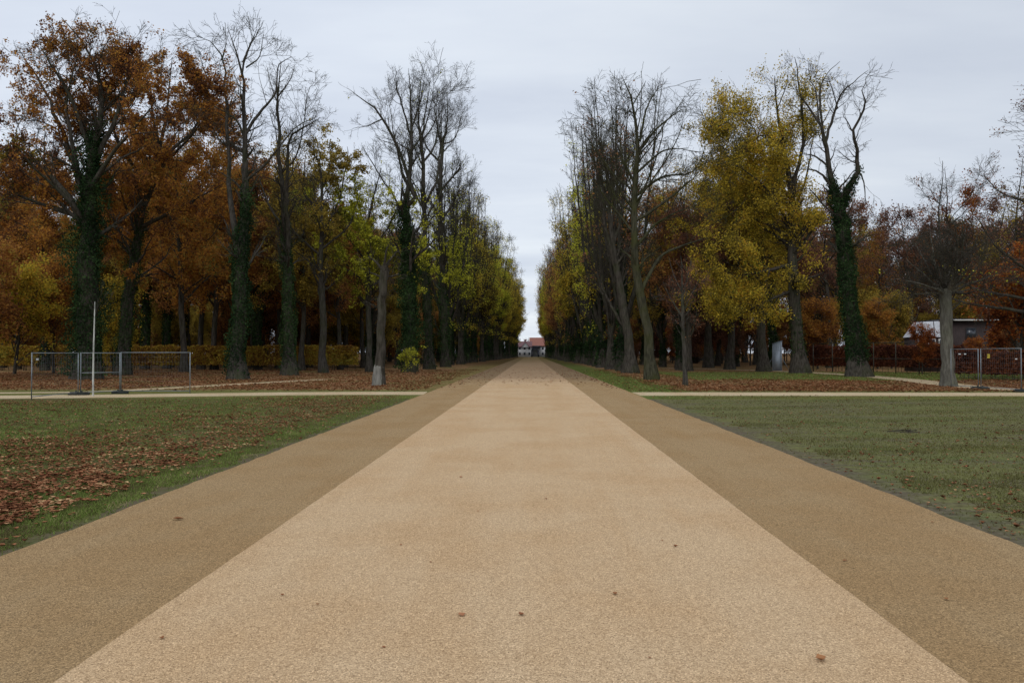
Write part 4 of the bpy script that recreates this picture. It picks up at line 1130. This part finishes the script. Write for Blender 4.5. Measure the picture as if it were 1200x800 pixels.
fence_panel(P2(29, 30.2), P2(85, 33.6), 1.82, False, 'steel mesh fence panel with white tag, furthest from the avenue', tags=[(.09, 1.52, .16, .07, M['sign_white'])])
fence_panel(P2(88, 33.7), P2(135, 34.8), 1.82, True, 'narrow steel mesh fence panel with a middle rail, behind the white painted sapling')
fence_panel(P2(136.5, 34.9), P2(219, 35.0), 1.84, False, 'steel mesh fence panel with rubber foot, in front of the orange hedge')
fence_panel(P2(1108, 41.8), P2(1139, 40.2), 2.02, False, 'short view of steel mesh fence panel beside the grey pollard', tags=[(.35, 1.72, .14, .06, M['sign_white']), (.55, 1.72, .12, .06, M['sign_white'])])
fence_panel(P2(1142, 40.0), P2(1188, 37.4), 2.03, False, 'steel mesh fence panel carrying a small yellow sign', tags=[(.22, 1.55, .17, .2, M['sign_yellow']), (.9, 1.5, .14, .05, M['sign_white'])])
fence_panel(P2(1193, 37.2), P2(1260, 36.0), 2.03, False, 'steel mesh fence panel past the doubled posts by the red beech', tags=[(.08, 1.5, .14, .05, M['sign_white'])])


def foot(px, d, L, rz, label):
    m = MB(); m.box(-L / 2, L / 2, -.13, .13, 0, .1); m.box(-L / 2 + .06, L / 2 - .06, -.1, .1, .1, .14)
    for s in (-.15, .15): m.rod((s * L, 0, .12), (s * L, 0, .19), .035, 8)
    o = m.build('fence_weight', M['rubber']); o.location = (wx(px, d), d, 0); o.rotation_euler = (0, 0, rz)
    tag(o, label, 'fence weight', 'rubber feet of the site fence')


foot(86, 33.65, .8, 0.1, 'dark rubber foot under the first two joined fence panels')
foot(135.5, 34.85, .65, 0.0, 'dark rubber foot under the fence panel with orange hedge behind')
foot(1141, 40.1, .8, 0.0, 'dark rubber foot under the panel with the yellow sign')
foot(1191, 37.3, .9, 0.1, 'dark rubber foot under the doubled fence posts')

# white painted sapling
e = empty('painted_sapling', P2(103, 32.9) + (0,))
pts = [(0, 0, 0, .042), (0, 0, 1.0, .036), (.01, .0, 2.0, .032), (.03, 0, 3.0, .026), (.05, 0, 3.95, .018)]
p, r = smooth_limb(pts, 10)
p[:, 0] += 0
mobj('trunk', mesh_from('sapling_trunk', *tubes(p[None], r[None], 8), mat=M['whitewash'], smooth=True), e)
rg = np.random.default_rng(3); pp, rr = spawn(rg, p[None], r[None], 16, 1.3, (20, 55), 5, .12, .12, .4, .80, 1.0, .008, fall=.2)
p2, r2 = spawn(rg, pp, rr, 6, .5, rr=.7, rmin=.007)
mobj('crown', mesh_from('sapling_crown', *join([tubes(pp, rr, 4), tubes(p2, r2, 3)]), mat=M['bark']), e)
tag(e, 'thin young tree with white painted trunk standing at the steel fence', 'tree')

# rail fence at the beech hedge
e = empty('rail_fence', P2(950, 78) + (0,)); a, b = Vector((wx(950, 78), 78, 0)), Vector((wx(1100, 67), 67, 0)); T = b - a
for i in range(7):
    p = T * (i / 6); MB().rod(p, p + Vector((0, 0, 2.75)), .045, 6).build('post', M['bark_dark'], e)
MB().rod(Vector((0, 0, 2.72)), T + Vector((0, 0, 2.72)), .035, 6).build('top_rail', M['bark'], e)
MB().rod(Vector((0, 0, 1.3)), T + Vector((0, 0, 1.3)), .025, 6).build('lower_rail', M['bark'], e)
tag(e, 'tall dark rail fence in front of the beech hedge', 'fence')

# grey metal kiosk
e = empty('metal_kiosk', P2(908.5, 82) + (0,), -.35)
M['kiosk'] = plain('grey_painted_metal', (0.30, 0.34, 0.39), .5, .2, .1, 3)
m = MB(); w, dp, h = .45, .45, 3.0
m.v = [(-w, -dp, 0), (w, -dp, 0), (w, dp, 0), (-w, dp, 0), (-w, -dp, h - .25), (w, -dp, h), (w, dp, h), (-w, dp, h - .25)]
m.q = [[3, 2, 1, 0], [4, 5, 6, 7], [0, 1, 5, 4], [1, 2, 6, 5], [2, 3, 7, 6], [3, 0, 4, 7]]
m.build('cabinet', M['kiosk'], e)
m = MB()
for i in range(5):
    x_ = -.42 + i * .2; m.box(x_, x_ + .05, -dp - .025, -dp - .002, .05, h - .35)
m.build('ribs', M['kiosk'], e)
m = MB(); m.v = [(-w - .06, -dp - .08, h - .26), (w + .06, -dp - .08, h + .03), (w + .06, dp + .08, h + .03), (-w - .06, dp + .08, h - .26)]; m.v += [(a_, b_, c_ + .05) for a_, b_, c_ in m.v]
m.q = [[3, 2, 1, 0], [4, 5, 6, 7], [0, 1, 5, 4], [1, 2, 6, 5], [2, 3, 7, 6], [3, 0, 4, 7]]; m.build('roof', M['steel'], e)
MB().box(-.3, .3, -dp - .03, -dp - .027, .1, 2.0).build('door', M['kiosk'], e)
for s in (-1, 1): MB().rod((s * w, -.3, 1.3), (s * (w + .75), -.3, 0), .03, 6).build('brace', M['steel'], e)
tag(e, 'narrow grey metal kiosk with sloping top, between two lime trunks', 'kiosk')

# shed with pale gable
M['pale_wall'] = plain('pale_panel_wall', (0.46, 0.47, 0.50), .8, 0, .12, 2, (3, 3, .4))
M['dark_wall'] = plain('dark_brown_boards', (0.032, 0.019, 0.018), .8, 0, .3, 4, (4, 4, .5))
M['felt'] = plain('roof_felt', (0.03, 0.03, 0.034), .9); M['white_trim'] = plain('white_trim', (0.62, 0.60, 0.57), .7, 0, .08)
M['glass'] = plain('window_glass', (0.03, 0.035, 0.045), .12)
D = 78.0; e = empty('garden_shed', (wx(1068, D), D, 0)); W = wx(1160, D) - wx(1068, D); w1 = wx(1104, D) - wx(1068, D); zt = lambda py: wz(py, D)
MB().box(w1 + .02, W, .3, 6, 0, zt(376)).build('wall', M['dark_wall'], e)
MB().box(0, w1, .3, 2.4, 0, zt(394)).build('wall', M['dark_wall'], e)
m = MB(); m.quad((-.1, .1, zt(395)), (w1, .1, zt(395)), (w1, .9, zt(376)), (1.0, .9, zt(377))); m.quad((-.1, .1, zt(395)), (1.0, .9, zt(377)), (1.0, 2.5, zt(377)), (-.1, 2.5, zt(395)))
m.quad((1.0, .9, zt(377)), (w1, .9, zt(376)), (w1, 2.5, zt(376)), (1.0, 2.5, zt(377))); m.build('lean_to_roof', M['pale_wall'], e)
for x_ in (1.0, 2.1): MB().rod((x_ - .25, .05, zt(395) + .05), (x_ + .05, .9, zt(377) + .05), .04, 5).build('roof_batten', M['felt'], e)
MB().box(w1 - .1, W + .3, -.2, 6.3, zt(376), zt(376) + .18).build('roof', M['felt'], e)
MB().box(w1 + .5, W + .3, -.24, -.205, zt(376) - .02, zt(376) + .09).build('fascia', M['white_trim'], e)
for x_ in (.3, 1.3, 2.3): 
    f_ = MB().box(x_, x_ + .7, .2, .295, zt(406), zt(397)).build('window', M['white_trim'], e); MB().box(x_ + .08, x_ + .62, .18, .197, zt(406) + .08, zt(397) - .08).build('pane', M['glass'], f_)
for x_ in (w1 + 1.9,):
    f_ = MB().box(x_, x_ + 1, .2, .295, zt(398), zt(384)).build('window', M['felt'], e); MB().box(x_ + .1, x_ + .9, .18, .197, zt(398) + .1, zt(384) - .1).build('pane', M['glass'], f_)
tag(e, 'dark flat roofed shed with a pale lean-to roof behind the grey pollard', 'shed')

# ==================================================== houses at the far end
M['wall_white'] = plain('white_render', (0.50, 0.50, 0.51), .85, 0, .08, 1)
M['roof_red'] = plain('orange_red_tiles', (0.22, 0.085, 0.06), .8, 0, .25, 3, (1, 1, 5)); M['roof_plum'] = plain('plum_brown_tiles', (0.13, 0.062, 0.065), .8, 0, .3, 3, (1, 1, 5))
M['timber'] = plain('black_timber', (0.02, 0.022, 0.032), .7)


def house(loc, W, Dp, eave, ridge, roofm, label, front_gable=None, arch=None):
    e = empty('house', loc); x0, x1 = -W / 2, W / 2
    MB().box(x0, x1, 0, Dp, 0, eave).build('wall', M['wall_white'], e)
    m = MB(); o = .5; h = ridge; k = .22
    for dz in (0, k):
        pass
    A = [(x0 - o, -o, eave - .2), (x1 + o, -o, eave - .2), (x1 + o, Dp / 2, h), (x0 - o, Dp / 2, h), (x1 + o, Dp + o, eave - .2), (x0 - o, Dp + o, eave - .2)]
    U = [(a_, b_, c_ + k) for a_, b_, c_ in A]
    for Z_ in (A, U): m.quad(Z_[0], Z_[1], Z_[2], Z_[3]); m.quad(Z_[3], Z_[2], Z_[4], Z_[5])
    m.quad(A[0], A[1], U[1], U[0]); m.quad(A[1], A[2], U[2], U[1]); m.quad(A[0], A[3], U[3], U[0])
    rf = m.build('roof', roofm, e)
    m = MB()
    for xx in (x0 + .02, x1 - .02): m.tri((xx, 0, eave), (xx, Dp, eave), (xx, Dp / 2, h - .1))
    m.build('gable_wall', M['wall_white'], e)
    MB().box(W * .2, W * .2 + .7, Dp / 2 - .35, Dp / 2 + .35, h - .4, h + 1.1).build('chimney', M['roof_plum'], rf)
    n = int(W / 2.1)
    for fl in (0, 1):
        for i in range(n):
            x_ = x0 + .8 + i * (W - 1.6) / max(1, n - 1) - .4; z_ = .9 + fl * 2.5
            if z_ + 1.3 > eave or (arch and abs(x_ + .4 - arch) < 2.2): continue
            f_ = MB().box(x_, x_ + .9, -.06, -.005, z_, z_ + 1.25).build('window', M['timber'], e); MB().box(x_ + .12, x_ + .78, -.08, -.065, z_ + .12, z_ + 1.13).build('pane', M['glass'], f_)
    if front_gable is not None:
        gx, gw, gh = front_gable; m = MB(); m.tri((gx - gw, -.7, eave - .3), (gx + gw, -.7, eave - .3), (gx, -.7, gh)); m.build('dormer_wall', M['wall_white'], e)
        m = MB()
        for s in (-1, 1): m.quad((gx + s * (gw + .4), -1.0, eave - .5), (gx, -1.0, gh + .15), (gx, Dp / 2, gh + .15), (gx + s * (gw + .4), Dp / 2, eave - .5))
        m.build('dormer_roof', M['roof_plum'], e)
    if arch:
        m = MB(); r1, r2 = 1.15, 1.9
        for sx in (-1, 1): m.box(arch + sx * 1.55 - .38, arch + sx * 1.55 + .38, -2.2, -.1, 0, 2.4)
        N_ = 12
        for i in range(N_):
            a0, a1 = math.pi * i / N_, math.pi * (i + 1) / N_
            q = [(arch + r * math.cos(a_), 2.4 + r * math.sin(a_)) for r, a_ in ((r1, a0), (r2, a0), (r2, a1), (r1, a1))]
            m.quad(*[(x_, -2.2, z_) for x_, z_ in q]); m.quad((q[1][0], -2.2, q[1][1]), (q[1][0], -.1, q[1][1]), (q[2][0], -.1, q[2][1]), (q[2][0], -2.2, q[2][1]))
            m.quad((q[0][0], -2.2, q[0][1]), (q[0][0], -.1, q[0][1]), (q[3][0], -.1, q[3][1]), (q[3][0], -2.2, q[3][1]))
        m.build('porch_arch', M['timber'], e)
        MB().box(arch - 1.9, arch + 2.6, -2.3, -.15, 4.3, 5.2).build('porch_roof', M['timber'], e)
    return tag(e, label, 'house', 'houses at the end of the avenue')


house((wx(636, 373), 374, 0), 11.5, 8, 5.2, 8.9, M['roof_red'], 'white house with orange red tiled roof and black arched porch at the avenue end', arch=-3.6)
house((wx(609, 366), 366, 0), 10.5, 7, 4.7, 7.0, M['roof_plum'], 'white house with plum brown gabled roof at the avenue end', front_gable=(2.6, 1.7, 6.6))
